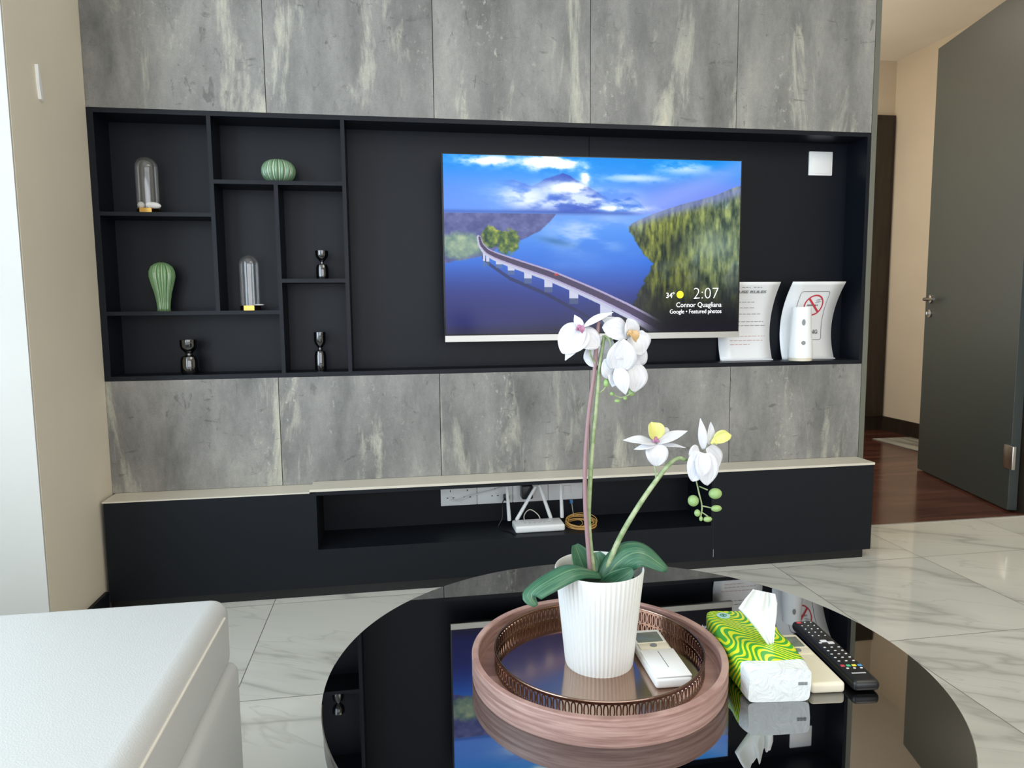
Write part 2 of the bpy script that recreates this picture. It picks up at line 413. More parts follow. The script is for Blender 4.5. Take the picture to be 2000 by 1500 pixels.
shelf = thing('display_niche', 'black open shelving and television niche between the concrete-effect cabinets', 'shelving', (XR/2, .06, ZB))
f = MB(); TH = .0145; Y1 = .122
f.box((0, 0, ZT-TH), (XR, Y1, ZT)); f.box((0, 0, ZB), (XR, Y1, ZB+TH)); f.box((0, 0, ZB+TH), (TH+.006, Y1, ZT-TH)); f.box((XR-TH, 0, ZB+TH), (XR, Y1, ZT-TH))
f.build('frame', NAVY, shelf)
box('back_panel', (0, Y1, ZB), (1.6735, .139, ZT), NAVY, shelf)
box('back_panel', (1.6755, Y1, ZB), (XR, .139, ZT), NAVY, shelf)
X1, X2, X3 = .366, .568, .790; H1, H2, H3, H4 = 1.284, 1.391, 1.068, .963
def plank(n, a, b): return box(n, a, b, NAVY, shelf)
hw = .0065
plank('divider', (X1-hw, .001, H4+hw), (X1+hw, Y1, ZT-TH)); plank('divider', (X3-hw, .001, ZB+TH), (X3+hw, Y1, ZT-TH))
plank('divider', (X2-hw, .001, ZB+TH), (X2+hw, Y1, H2-hw))
plank('shelf_board', (TH+.006, .001, H1-hw), (X1-hw, Y1, H1+hw)); plank('shelf_board', (X1+hw, .001, H2-hw), (X3-hw, Y1, H2+hw))
plank('shelf_board', (X2+hw, .001, H3-hw), (X3-hw, Y1, H3+hw)); plank('shelf_board', (TH+.006, .001, H4-hw), (X2-hw, Y1, H4+hw))

# low media bench
bench = thing('media_bench', 'long low black media bench with cream top under the wall unit', 'bench', (XR/2, -.05, 0))
D = -.113; XO0, XO1, ZO0, ZO1 = .672, 2.075, .166, .352
box('top_panel', (.01, D-.001, .361), (.651, -.001, .3655), CREAM, bench)
box('top_panel', (.651, D-.003, .3655), (XR-.01, -.001, .374), CREAM, bench)
b = MB()
b.box((.0135, D, .035), (XO0, .10, .361)); b.box((XO1, D, .035), (XR-.012, .10, .3655)); b.box((XO0, D, .035), (XO1, .10, ZO0)); b.box((XO0, D, ZO1), (XO1, .10, .3655))
b.build('body', BLK, bench)
box('back_panel', (XO0, .10, .035), (XO1, .118, .3655), BLK, bench)
box('plinth', (.0135, D+.014, 0), (XR-.035, .10, .035), BLKP, bench)
box('door_gap', (2.083, D-.0006, .045), (2.0845, D, .355), BLKP, bench)
box('edge_strip', (2.0852, D-.0008, .046), (2.0866, D, .075), SILV, bench)

# socket strip, plugs, router and cables in the bench
ysk = .10
sk = thing('socket_strip', 'row of white wall sockets at the back of the black bench opening', 'socket', (1.37, ysk, .235))
for i in range(4):
    a = 1.098+i*.1365
    pl = MB().box((a, ysk-.009, .236), (a+.135, ysk, .313), .002).build('socket_plate', WHT, sk, smooth=True)
    hs = MB()
    if i in (0, 1):
        for dx in ((.036, .099) if i == 0 else (.0675,)):
            for (u, v, wd, ht) in ((0, .056, .003, .007), (-.011, .030, .006, .0035), (.011, .030, .006, .0035)):
                hs.box((a+dx+u-wd/2, ysk-.0096, .236+v-ht/2), (a+dx+u+wd/2, ysk-.0085, .236+v+ht/2))
        hs.build('socket_holes', BLKP, pl)
    if i in (2, 3): MB().box((a+.06, ysk-.0125, .262), (a+.088, ysk-.009, .292), .002).build('rocker_switch', WHT, pl, smooth=True)
def plug(c, s, lab, m=BLKP):
    o = thing('power_adapter', lab, 'plug', (c[0], ysk-.009, c[2]))
    MB().box((c[0]-s[0]/2, ysk-.0095-s[1], c[2]-s[2]/2), (c[0]+s[0]/2, ysk-.0095, c[2]+s[2]/2), .005).build('adapter_body', m, o, smooth=True)
    return o
plug((1.419, 0, .283), (.042, .045, .052), 'bulky black power adapter plugged in behind the two slanted aerials')
plug((1.343, 0, .262), (.022, .03, .022), 'small black plug in the socket behind the left upright aerial')
ZR = ZO0
ro = thing('router', 'white wireless router with four aerials in the bench opening', 'router', (1.42, -.03, ZR))
rb = MB().box((1.353, -.072, ZR), (1.535, .015, ZR+.026), .007, 3)
rb.build('housing', WHT, ro, smooth=True)
led = MB()
for i in range(6): led.box((1.39+i*.018, -.035, ZR+.0258), (1.398+i*.018, -.033, ZR+.0266))
led.build('status_light', GREYP, ro)
for (bx, by_, tx_, tz) in ((1.345, .018, 1.337, .318), (1.372, .022, 1.445, .312), (1.502, .022, 1.458, .318), (1.545, .018, 1.540, .318)):
    a = MB(); P0 = Vector((bx, .022, ZR+.022)); P1 = Vector((tx_, .022, tz))
    a.tube([P0, P0+(P1-P0)*.12, P1], [.007, .0072, .0055], 8); a.build('aerial', WHT, ro, smooth=True)
CABY = mat('yellow_cable', (206, 158, 84), .5); CABW = mat('white_cable', (222, 214, 200), .5); BLUE = mat('blue_plug', (70, 130, 190), .4)
cy = thing('cable_coil', 'coil of yellow fibre cable lying beside the white router', 'cable', (1.60, -.03, ZR))
c = MB()
for k in range(7):
    rr = .055-.0035*(k % 3); cx = 1.605+.004*math.sin(k*2.1); pts = []
    for i in range(40):
        a = 2*PI*i/40; pts.append((cx+rr*1.05*math.cos(a)+.002*math.sin(k*3.3), -.028+rr*.85*math.sin(a), ZR+.0015+.0018*k+.0012*math.sin(2*a+k)+(.004+.0013*k)*(1+math.sin(a))))
    c.tube(pts, .0014, 6, closed=True)
for rr, dx in ((.034, -.012), (.028, -.018)):
    c.tube([(1.60+dx+rr*math.cos(2*PI*i/30), -.030+rr*.85*math.sin(2*PI*i/30), ZR+.008+.007*(1+math.sin(2*PI*i/30))) for i in range(30)], .0012, 6, closed=True)
c.build('coil', CABY, cy, smooth=True)
def bez(pts, n=24):
    P = [Vector(p) for p in pts]; out = []
    P = [P[0]*2-P[1]]+P+[P[-1]*2-P[-2]]
    for i in range(1, len(P)-2):
        for k in range(n):
            t = k/n; a, b, c_, d = P[i-1:i+3]
            out.append(.5*((2*b)+(c_-a)*t+(2*a-5*b+4*c_-d)*t*t+(3*b-a-3*c_+d)*t**3))
    out.append(P[-2]); return out
c = MB(); c.tube(bez([(1.596, .085, .235), (1.598, .07, .20), (1.592, .03, ZR+.02)], 10), .0016, 8); ca = c.build('network_cable', CABW, None, smooth=True)
tag(ca, 'thin pale network cable with blue plug hanging from the right end socket', 'cable')
MB().box((1.590, .079, .222), (1.602, .091, .236), .002).build('blue_plug', BLUE, ca, smooth=True)
c = MB(); c.tube(bez([(1.405, .018, ZR+.004), (1.402, .03, ZR+.035), (1.425, .035, ZR+.055), (1.455, .03, ZR+.035), (1.465, .018, ZR+.008)], 10), .0018, 8)
tag(c.build('looped_cable', CABW, None, smooth=True), 'pale looped cable arching behind the router between its slanted aerials', 'cable')
c = MB(); c.tube(bez([(1.333, .06, .262), (1.322, .04, .245), (1.318, .02, .20), (1.30, 0, ZR+.003), (1.335, -.05, ZR+.003), (1.35, -.085, ZR+.003)], 10), .002, 8)
tag(c.build('power_cable', BLKP, None, smooth=True), 'black power cable trailing down on the left side of the router', 'cable')
c = MB(); c.tube(bez([(1.134, .088, .272), (1.10+.04, .078, .262), (1.16, .075, .258), (1.20, .078, .272), (1.29, .082, .290), (1.33, .085, .300)], 10), .0022, 8)
tag(c.build('aerial_cable', WHT, None, smooth=True), 'white cable lying across the front of the socket strip', 'cable')

# ------------------------------------------------------------ television
TX0, TX1, TZ0, TZ1, TY = 1.119, 2.235, .8515, 1.507, .022
tv = thing('television', 'large flat television showing a lake, bridge and forest in the niche', 'television', ((TX0+TX1)/2, .10, TZ0))
box('casing', (TX0, TY+.001, TZ0), (TX1, TY+.013, TZ1), BLKP, tv, bev=.002)
box('rear_housing', (1.25, TY+.013, .90), (2.10, TY+.045, 1.38), BLKP, tv, bev=.006)
box('wall_bracket', (1.45, TY+.045, 1.0), (1.92, Y1, 1.34), BLKP, tv)
box('bottom_trim', (TX0+.002, TY-.006, TZ0), (TX1-.001, TY+.002, TZ0+.022), SILV, tv)
# picture: procedural colours on a fine screen mesh
rng = np.random.RandomState(7)
def vnoise(x, y):
    xi = np.floor(x).astype(int); yi = np.floor(y).astype(int); fx = x-xi; fy = y-yi
    fx = fx*fx*(3-2*fx); fy = fy*fy*(3-2*fy)
    T = rng_tab
    g = lambda a, b: T[(a % 256), (b % 256)]
    return (g(xi, yi)*(1-fx)+g(xi+1, yi)*fx)*(1-fy)+(g(xi, yi+1)*(1-fx)+g(xi+1, yi+1)*fx)*fy
rng_tab = rng.rand(256, 256)
def fbm(x, y, o=5):
    s = 0; a = .5; t_ = 0
    for k in range(o): s = s+a*vnoise(x*2**k+17*k, y*2**k+31*k); t_ += a; a *= .55
    return s/t_
def ss(a, b, x): t_ = np.clip((x-a)/(b-a), 0, 1); return t_*t_*(3-2*t_)
def screen(u, v):
    C = lambda r, g, b: np.array([r, g, b], float)
    def mixc(img, m, c): m = m[..., None]; return img*(1-m)+np.asarray(c, float)*m
    x = u*1.777
    img = np.zeros(u.shape+(3,))
    top = ss(0, .3, v)[..., None]
    img += C(20, 142, 236)*(1-top)+C(96, 152, 240)*top
    img = mixc(img, ss(.45, 1.0, u+v*.5)*ss(.02, .2, v)*.9, C(122, 142, 238))
    img = mixc(img, ss(.3, .0, u)*ss(.0, .2, v)*.6, C(92, 140, 240))
    # mountains
    mx = np.array([0, .17, .22, .285, .33, .385, .41, .46, .52, 1]); my = np.array([.4, .13, .13, .16, .12, .085, .10, .15, .21, .4])
    ridge = np.interp(u, mx, my)+.012*(fbm(u*40, v*0)-.5)
    img = mixc(img, ss(0, .008, v-ridge)*(v < .32)*ss(.15, .3, u)*ss(.56, .46, u), C(44, 78, 186))
    ridge = np.interp(u, [0, .52, .56, .585, .61, .64, .66, 1], [1, .27, .225, .235, .215, .235, .27, 1])
    img = mixc(img, ss(0, .008, v-ridge)*(v < .3), C(58, 118, 220))
    img = mixc(img, np.exp(-((u-.25)/.16)**2-((v-.20)/.09)**2)*.75, C(110, 160, 244))
    cl = fbm(x*5+3, v*14, 6)
    band = np.exp(-((v-.24)/.055)**2)*ss(.12, .3, u)*ss(.72, .5, u)
    img = mixc(img, np.clip(ss(.36, .60, cl)*band*1.25, 0, 1), C(206, 222, 252))
    for (cx, cyy, rx, ry, st) in ((.15, .03, .085, .028, .9), (.345, .035, .085, .035, 1.3), (.41, .175, .07, .035, 1.0), (.46, .12, .014, .07, .9), (.63, .11, .10, .02, .5), (.80, .05, .09, .03, .5), (.58, .285, .09, .018, .9), (.27, .22, .08, .05, .6)):
        e = np.exp(-((u-cx)/rx)**2-((v-cyy)/ry)**2); img = mixc(img, np.clip(ss(.36, .72, fbm(x*11+cx*30, v*26, 6)*.95+e*.22)*(e**.7)*st*1.5, 0, 1), C(240, 250, 255))
    # water
    wtr = v > .312
    base = np.stack([np.interp(v, [.31, .45, .65, .8, 1], [k[0] for k in W_]) if 0 else np.interp(v, [.31, .42, .6, .78, 1], q) for q in ((112, 74, 52, 44, 34), (160, 142, 112, 62, 30), (238, 234, 214, 142, 66))], -1)
    img = np.where(wtr[..., None], base, img)
    img = mixc(img, wtr*ss(.5, .1, u)*ss(.5, .95, v)*.75, C(38, 42, 108))
    img = mixc(img, wtr*ss(.5, .75, fbm(x*3, v*9, 5))*np.exp(-((u-.47)/.13)**2-((v-.42)/.10)**2)*1.0, C(182, 206, 244))
    img = mixc(img, wtr*np.exp(-((u-.43)/.1)**2-((v-.62)/.05)**2)*.35*fbm(x*6, v*20), C(150, 190, 240))
    sl = np.exp(-((u-.36)/.055)**2-((v-.475-.35*(u-.36))/.018)**2); img = mixc(img, np.clip(sl*.8, 0, 1), C(56, 112, 170))
    # horizon haze
    img = mixc(img, np.exp(-((v-.312)/.012)**2)*ss(.68, .6, u)*.7, C(58, 92, 176))
    # far shore on the left
    sh = np.interp(u, [0, .12, .22, .27, .31, .345, .37], [.60, .56, .485, .45, .42, .36, .31])+.02*(fbm(u*30, v*10)-.5)
    n = fbm(x*26, v*34, 4)
    lnd = ss(.004, -.004, v-sh)*(v > .318)
    img = mixc(img, lnd*.93, np.stack([58+60*n, 62+58*n, 112+60*n], -1))
    e = ss(1.15, .7, np.hypot((u-.055)/.085, (v-.50)/.075)+.7*(fbm(x*18+9, v*18, 4)-.5)); n = fbm(x*22, v*24, 4); img = mixc(img, e*.95, np.stack([60+130*n, 96+110*n, 110+50*n], -1))
    rg_ = 1.0*(fbm(x*30+9, v*30, 4)-.5); e = np.maximum(ss(1.1, .85, np.hypot((u-.15)/.035, (v-.455)/.06)+rg_), ss(1.1, .85, np.hypot((u-.205)/.038, (v-.475)/.07)+rg_)); n = fbm(x*34, v*34, 4)
    img = mixc(img, e, np.stack([18+210*n**1.6, 44+180*n**1.4, 40+40*n], -1))
    # right-hand hazy slope and forest
    fx = np.interp(v, [.14, .2, .27, .33, .385, .43, .49, .56, .60, .66, .75, .83, .92, 1.0], [1.0, .91, .76, .665, .605, .615, .635, .67, .690, .675, .65, .625, .58, .5])
    fx = fx+.014*(fbm(x*0+3, v*60, 3)-.5)
    fr = ss(-.003, .006, u-fx)
    st = fbm(x*52, v*13, 5)*.8+.2*fbm(x*24, v*24, 3); n2 = fbm(x*8, v*8, 4)
    g = np.clip((st-.28)*2.4, 0, 1)[..., None]
    near = C(34, 46, 36)*(1-g)+C(158, 166, 76)*g; far_ = C(76, 96, 92)*(1-g)+C(166, 184, 150)*g
    hz = np.clip(ss(.68, 1.0, u)*.55+ss(.55, .75, n2)*.5, 0, 1)[..., None]
    f_ = near*(1-hz)+far_*hz
    dk = ss(.52, 1.0, v+.25*(n2-.5)); f_ = f_*(1-dk[..., None]*.9)+C(22, 24, 30)*dk[..., None]*.9
    img = mixc(img, fr, f_)
    img = mixc(img, fr*np.exp(-((v-(.15+(1-u)*.48)-.02)/.035)**2)*.65, C(132, 142, 214))
    img = mixc(img, fr*np.clip(np.exp(-((u-.90)/.10)**2-((v-.50)/.10)**2)*(.5+fbm(x*12, v*12, 4)), 0, 1)*.55, C(150, 172, 160))
    img = mixc(img, fr*np.exp(-((u-.77)/.04)**2-((v-.50+.5*(u-.77))/.09)**2)*.6, C(26, 34, 44))
    img = mixc(img, np.exp(-((v-(.30-(u-.64)*.75))/.07)**2)*ss(.58, .72, u)*.55, C(150, 172, 244))
    img = mixc(img, ss(.72, 1.0, v)*ss(.45, .75, u)*.85, C(20, 20, 30))
    # bridge
    bu = np.array([.112, .118, .135, .165, .22, .35, .50, .62, .74]); bv = np.array([.455, .495, .53, .556, .59, .665, .775, .875, .99])
    dense = np.linspace(0, 1, 240); si = np.interp(dense, np.linspace(0, 1, 9), np.arange(9.))
    pu = np.interp(si, np.arange(9.), bu); pv = np.interp(si, np.arange(9.), bv)
    k = np.ones(15)/15; pu[7:-7] = np.convolve(pu, k, 'valid'); pv[7:-7] = np.convolve(pv, k, 'valid')
    m = (u > .10) & (u < .78) & (v > .43)
    idx = np.argwhere(m); X = np.stack([u[m]*1.777, v[m]], -1)
    dd = np.full(len(X), 9.); sg = np.zeros(len(X)); wd = np.zeros(len(X))
    for i in range(len(pu)-1):
        a = np.array([pu[i]*1.777, pv[i]]); b_ = np.array([pu[i+1]*1.777, pv[i+1]]); e = b_-a; L = max(e@e, 1e-9)
        tt = np.clip(((X-a)@e)/L, 0, 1); q = X-a-tt[:, None]*e; d_ = np.hypot(q[:, 0], q[:, 1]); c_ = d_ < dd
        dd[c_] = d_[c_]; sg[c_] = np.sign(e[0]*q[c_, 1]-e[1]*q[c_, 0]); wd[c_] = .008+.022*(i/240)
    s_ = dd*sg/wd
    sub = img[m]
    vv = X[:, 1]; uu = X[:, 0]/1.777
    ru = np.array([.118, .14, .21, .33, .42, .50]); rv = np.array([.56, .60, .685, .775, .86, .94])
    refl = np.abs(vv-np.interp(uu, ru, rv)) < .011; refl &= (uu > .12) & (uu < .49); sub[refl] = sub[refl]*.35+np.array([34, 38, 72])*.65
    for (a, b_, t0, t1) in ((.122, .130, .52, .585), (.133, .142, .545, .59), (.165, .185, .565, .605), (.203, .225, .595, .640), (.257, .281, .63, .685), (.323, .350, .675, .735), (.406, .436, .735, .800), (.512, .552, .815, .905)):
        pier = (uu > a) & (uu < b_) & (vv > t0) & (vv < t1); sub[pier] = [196, 200, 222]
        pier = (uu > a) & (uu < b_) & (vv >= t1) & (vv < t1+.5*(t1-t0)); sub[pier] = sub[pier]*.5+np.array([104, 116, 128])*.5
    gird = (s_ > .9) & (s_ < 1.9); sub[gird] = [186, 190, 214]
    road = np.abs(s_) <= 1.0; sub[road] = [72, 62, 92]
    edge = (np.abs(np.abs(s_)-.95) < .22); sub[edge] = [168, 158, 196]
    car = (np.abs(uu-.363) < .007) & (np.abs(vv-.662) < .006); sub[car] = [170, 60, 60]
    fade = ss(.62, .74, uu)[:, None]; sub = sub*(1-fade)+img[m]*fade
    img[m] = sub
    img = mixc(img, ss(.93, 1, v)*.5, C(28, 24, 40))
    return np.clip((img-118)*1.06+122, 0, 255)
NU, NV = 600, 338
sx0, sx1, sz0, sz1 = TX0+.006, TX1-.006, TZ0+.026, TZ1-.005
uu, vv = np.meshgrid(np.linspace(0, 1, NU), np.linspace(0, 1, NV))
img = screen(uu, vv)/255.; lc = np.where(img <= .04045, img/12.92, ((img+.055)/1.055)**2.4)
off = np.array(tv.location)
co = np.stack([sx0+uu*(sx1-sx0), np.full_like(uu, TY-.0005), sz1-vv*(sz1-sz0)], -1).reshape(-1, 3)-off
i0 = (np.arange(NV-1)[:, None]*NU+np.arange(NU-1)[None]).ravel()
faces = np.stack([i0, i0+NU, i0+NU+1, i0+1], -1)
me = bpy.data.meshes.new('screen'); me.from_pydata(co.tolist(), [], faces.tolist()); me.update()
ca_ = me.color_attributes.new('picture', 'FLOAT_COLOR', 'POINT'); ca_.data.foreach_set('color', np.concatenate([lc.reshape(-1, 3), np.ones((NU*NV, 1))], -1).ravel())
SCR = mat('lit_screen', (4, 4, 5), .15, 0, Specular_IOR_Level=.25); t = NT(SCR); at_ = t.n('Attribute'); at_.attribute_name = 'picture'
t.l(at_.outputs['Color'], t.b.inputs['Emission Color']); t.b.inputs['Emission Strength'].default_value = 1.0
me.materials.append(SCR); so = bpy.data.objects.new('screen', me); COL.objects.link(so); so.parent = tv
TXT = mat('lit_white_text', (230, 230, 235), .5, 0, Emission_Color=(1, 1, 1, 1), Emission_Strength=.95)
SUN = mat('lit_yellow_disc', (240, 220, 30), .5, 0, Emission_Color=lin((238, 224, 40)), Emission_Strength=.95)
def tvtext(s, xa, xb, yb, size, bold=-.0001):
    a, b_ = at(xa, yb, TY), at(xb, yb, TY); text('screen_text', s, TXT, tv, (a.x, TY-.001, a.z), size, width=b_.x-a.x, bold=bold)
tvtext('2:07', 1353, 1401, 583.5, .060, -.0014)
tvtext('34', 1300, 1312, 582, .028); tvtext('\u00b0', 1312.5, 1316, 582, .03)
tvtext('Connor Quagliana', 1320, 1408, 600, .0255)
tvtext('Google \u2022 Featured photos', 1307.5, 1408, 612.5, .022)
p_ = at(1328, 575.5, TY); m_ = MB().lathe([(0, 0), (.0135, 0), (.0135, .0006), (0, .0006)], n=32)
for v in m_.bm.verts: v.co = Vector((p_.x+v.co.x, TY-.001-v.co.z, p_.z+v.co.y))
m_.build('sun_symbol', SUN, tv)

# ------------------------------------------------------------ shelf ornaments
def dome(x, y, z, w, h, peb, lab):
    o = thing('glass_dome', lab, 'ornament', (x, y, z), group='glass domes on brass bases')
    r = w/2
    MB().lathe([(r*1.04, 0), (r*1.04, .017)], (x, y, z), 6).build('base', GOLD, o)
    rr = r*.98; prof = [(rr, .0172), (rr, h-rr)]+[(rr*math.cos(a), h-rr+rr*math.sin(a)) for a in [PI/2*k/12 for k in range(1, 13)]]
    g = MB(); g.lathe(prof, (x, y, z), 48, cap=False); g.build('glass_cover', DOMEG, o, smooth=True, angle=0)
    return o
PEB = mat('white_pebble', (228, 226, 222), .5)
dm = dome(.150, .060, H1+hw, .072, .186, None, 'tall clear glass dome on brass base with white pebbles, top left compartment')
MB().ball((.132, .045, H1+hw+.0275), .0115, (1, .9, 1)).build('pebble', PEB, dm, smooth=True)
MB().ball((.173, .035, H1+hw+.0262), .0105, (2.3, .9, 1), Matrix.Rotation(.12, 3, 'Y')).build('pebble', PEB, dm, smooth=True)
dm = dome(.459, .060, H4+hw, .066, .188, None, 'clear glass dome on brass base in the narrow middle compartment')
MB().ball((.492, .035, H4+hw+.019), .006, (2.6, .9, .35)).build('leaf_chip', PEB, dm, smooth=True)

def cactus_mat(name, green, rib, n, phase=0):
    m = mat(name, green, .16); t = NT(m); s = t.n('SeparateXYZ'); t.l(t.obj(), s.inputs[0])
    a = t.math('ARCTAN2', s.outputs[1], s.outputs[0]); w_ = t.math('ABSOLUTE', t.math('COSINE', t.math('MULTIPLY', a, n/2)))
    c = t.ramp(w_, [(0, rib), (.16, rib), (.34, green), (.75, green), (1, tuple(min(255, v*1.18) for v in green))])
    t.l(c, t.b.inputs['Base Color']); t.b.inputs['Coat Weight'].default_value = .6; return m
def ceramic(x, y, z, prof, ribs, m, name, lab):
    o = MB().lathe(prof, (0, 0, 0), ribs*10, ribs, .16).build(name, m, None, smooth=True, angle=0); o.location = (x, y, z); tag(o, lab, 'ornament'); return o
P = [(.022, 0)]+[(.0535*math.cos(a)**.75+.0, .040+.040*math.sin(a)) for a in [-1.25+2.7*k/16 for k in range(17)]]+[(.004, .080), (0, .078)]
ceramic(.570, .060, H2+hw, P, 16, cactus_mat('sage_glaze', (104, 134, 104), (206, 214, 188), 16), 'ceramic_cactus', 'round ribbed green ceramic cactus in the wide top compartment')
P = [(.021, 0), (.0195, .01), (.021, .03), (.026, .06), (.034, .09), (.0395, .115), (.039, .132), (.033, .148), (.022, .158), (.008, .164), (0, .1645)]
ceramic(.179, .060, H4+hw, P, 12, cactus_mat('leaf_glaze', (98, 134, 92), (166, 186, 140), 12), 'ceramic_cactus', 'tall club-shaped green ceramic cactus in the left middle compartment')
def holder(x, y, z, H, Wc, Wb, nk, lab):
    hb = H*.55; prof = [(Wb*.44, 0), (Wb*.5, .008), (Wb*.5, hb*.72), (Wb*.42, hb*.92), (nk, hb), (nk, hb+.006), (Wc*.42, hb+.02), (Wc*.5, hb+.03), (Wc*.5, H), (Wc*.43, H), (Wc*.38, H-.012), (0, H-.014)]
    tag(MB().lathe(prof, (x, y, z), 40).build('candle_holder', BLKG, None, smooth=True, angle=28), lab, 'candle holder', 'glossy black candle holders')
ZF = ZB+TH
holder(.252, .055, ZF, .116, .056, .058, .011, 'short wide glossy black candle holder in the wide bottom left compartment')
holder(.686, .055, ZF, .136, .040, .040, .007, 'tall slim glossy black candle holder in the bottom right compartment')
holder(.703, .055, H3+hw, .098, .044, .042, .006, 'small glossy black candle holder with flared cup in the upper right compartment')

# blank plate
a, b = at(1579, 296, Y1), at(1624, 344, Y1)
sp = thing('blank_plate', 'white square blank plate on the niche back right of the television', 'plate', ((a.x+b.x)/2, Y1, b.z))
MB().box((a.x, Y1-.008, b.z), (b.x-.002, Y1, a.z), .003).build('plate', WHT, sp, smooth=True)
MB().box((a.x+.008, Y1-.0095, b.z+.008), (b.x-.010, Y1-.008, a.z-.008), .001).build('cover', WHT, sp, smooth=True)
# thermostat-like switch on the beige wall, seen edge on
s_ = MB().prism([(-.316, 1.640), (-.310, 1.642), (-.296, 1.556), (-.298, 1.548), (-.309, 1.550), (-.315, 1.590)], 'x', 0, .008).build('wall_hook', WHT)
tag(s_, 'slim white tapered hook high up on the beige left wall', 'hook')

# ------------------------------------------------------------ sign stands
ACR = mat('white_sign_sheet', (240, 240, 240), .22)
INK = mat('grey_ink', (128, 128, 130), .6); RED = mat('red_ink', (206, 60, 72), .6); INKR = mat('faded_red_ink', (196, 150, 146), .6)
def prof_y(s, yt, ym, yb):             # sheet curve: s=0 bottom, 1 top
    return yb*(1-s)*(1-2*s)+ym*4*s*(1-s)+yt*s*(2*s-1)
def card(name, lab, xb, wd, H, ys, lean):
    o = thing(name, lab, 'sign', (xb+wd/2, ys[2], ZF))
    g = MB(); P = []
    for i in range(25):
        s = i/24; P.append([Vector((xb+lean*s+wd*j, prof_y(s, *ys), ZF+.003+s*H)) for j in (0, .25, .5, .75, 1)])
    g.grid(P); g.build('sheet', ACR, o, smooth=True, solid=.003)
    MB().box((xb, ys[2]-.012, ZF), (xb+wd, ys[2]+.004, ZF+.004), .001).build('foot', GLASSY, o)
    def on(u, s, d=.0026): return Vector((xb+lean*s+wd*u, prof_y(s, *ys)-d, ZF+.003+s*H))
    return o, on
GLASSY = mat('clear_acrylic', (225, 228, 232), .1)
ys = (.043, .113, .090)
c1, on1 = card('rules_sign', 'curved white sign with a list of house rules, partly behind the television', 2.195, .216, .300, ys, .002)
def curved_text(o, on, s_txt, m, u0, u1, s0, size, bold=0):
    a = on(u0, s0); b = on(u1, s0)
    e = .02; n = on(u0, s0+e)-on(u0, s0); th = math.atan2(n.y, n.z)
    text('lettering', s_txt, m, o, (a.x, a.y-.0022, a.z), size, width=b.x-a.x, rot=(PI/2-th, 0, 0), depth=.0002, bold=bold)
curved_text(c1, on1, 'HOUSE RULES', INK, .08, .78, .862, .016, .0004)

def bars(o, on, rows, m, name='rule_line'):
    for u0, u1, s in rows:
        u = u0; g = MB()
        while u < u1-.01:
            w_ = min(random.uniform(.04, .10), u1-u)
            e = .0065; A = [on(u, s), on(u+w_, s), on(u+w_, s+e), on(u, s+e)]
            g.bm.faces.new([g.bm.verts.new(p) for p in A]); u += w_+.018
        g.build(name, m, o)
bars(c1, on1, [(.30, .46, .93), (.52, .68, .93), (.16, .62, .745), (.16, .64, .67), (.16, .78, .59), (.16, .86, .49), (.22, .90, .44)], INK)
bars(c1, on1, [(.16, .90, .300), (.22, .86, .245), (.22, .60, .195)], INKR)
c2, on2 = card('no_smoking_sign', 'curved white no smoking sign with red ring at the right end of the niche', 2.457, .222, .300, (.030, .112, .092), 0)
def ring(o, on, cu, cs, r, w_, m, name, asp):
    g = MB(); V = []
    for i in range(48):
        a = 2*PI*i/48; V.append([g.bm.verts.new(on(cu+q*math.cos(a), cs+q*math.sin(a)*asp)) for q in (r, r-w_)])
    for i in range(48): A, B = V[i], V[(i+1) % 48]; g.bm.faces.new((A[0], B[0], B[1], A[1]))
    return g
asp = .222/.300
g = ring(c2, on2, .56, .70, .185, .026, RED, 'red_ring', asp)
a = .25*PI; dx, dy = math.cos(a), math.sin(a)
def quad(g, on, pts, d=.0028): g.bm.faces.new([g.bm.verts.new(on(u, s, d)) for u, s in pts])
quad(g, on2, [(.56-.17*dx-.012, .70+(.17*dy)*asp-.012*asp), (.56-.17*dx+.012, .70+(.17*dy)*asp+.012*asp), (.56+.17*dx+.012, .70-(.17*dy)*asp+.012*asp), (.56+.17*dx-.012, .70-(.17*dy)*asp-.012*asp)])
g.build('red_ring', RED, c2)
g = MB(); quad(g, on2, [(.44, .69), (.62, .69), (.62, .71), (.44, .71)], .0024); quad(g, on2, [(.63, .69), (.65, .69), (.65, .71), (.63, .71)], .0024)
for k in range(4): quad(g, on2, [(.58+.02*(k % 2), .73+k*.014), (.66+.02*(k % 2), .733+k*.014), (.66+.02*(k % 2), .739+k*.014), (.58+.02*(k % 2), .736+k*.014)], .0024)
g.build('cigarette_symbol', INK, c2)
g = MB(); rr = .05; C0 = [(.24, .24), (.80, .24), (.80, .88), (.24, .88)]
path = []
for (cu, cs, a0) in ((.80-rr, .88-rr*asp, 0), (.24+rr, .88-rr*asp, PI/2), (.24+rr, .24+rr*asp, PI), (.80-rr, .24+rr*asp, 1.5*PI)):
    for i in range(7): a = a0+PI/2*i/6; path.append((cu, cs, math.cos(a), math.sin(a)))
V = [[g.bm.verts.new(on2(cu+(rr-q)*ca, cs+(rr-q)*sa*asp)) for q in (0, .010)] for cu, cs, ca, sa in path]
def subd(A, B, n=8):
    for k in range(n):
        pass
for i in range(len(V)):
    A, B = V[i], V[(i+1) % len(V)]
    (cu, cs, ca, sa), (cu2, cs2, ca2, sa2) = path[i], path[(i+1) % len(path)]
    if abs(cs-cs2) > .1:               # long upright side follows the curve
        prev = A
        for k in range(1, 13):
            tq = k/12; cc = cs+(cs2-cs)*tq
            cur = B if k == 12 else [g.bm.verts.new(on2(cu+(rr-q)*ca, cc+(rr-q)*sa*asp)) for q in (0, .010)]
            g.bm.faces.new((prev[0], cur[0], cur[1], prev[1])); prev = cur
    else: g.bm.faces.new((A[0], B[0], B[1], A[1]))
g.build('sign_border', INK, c2)
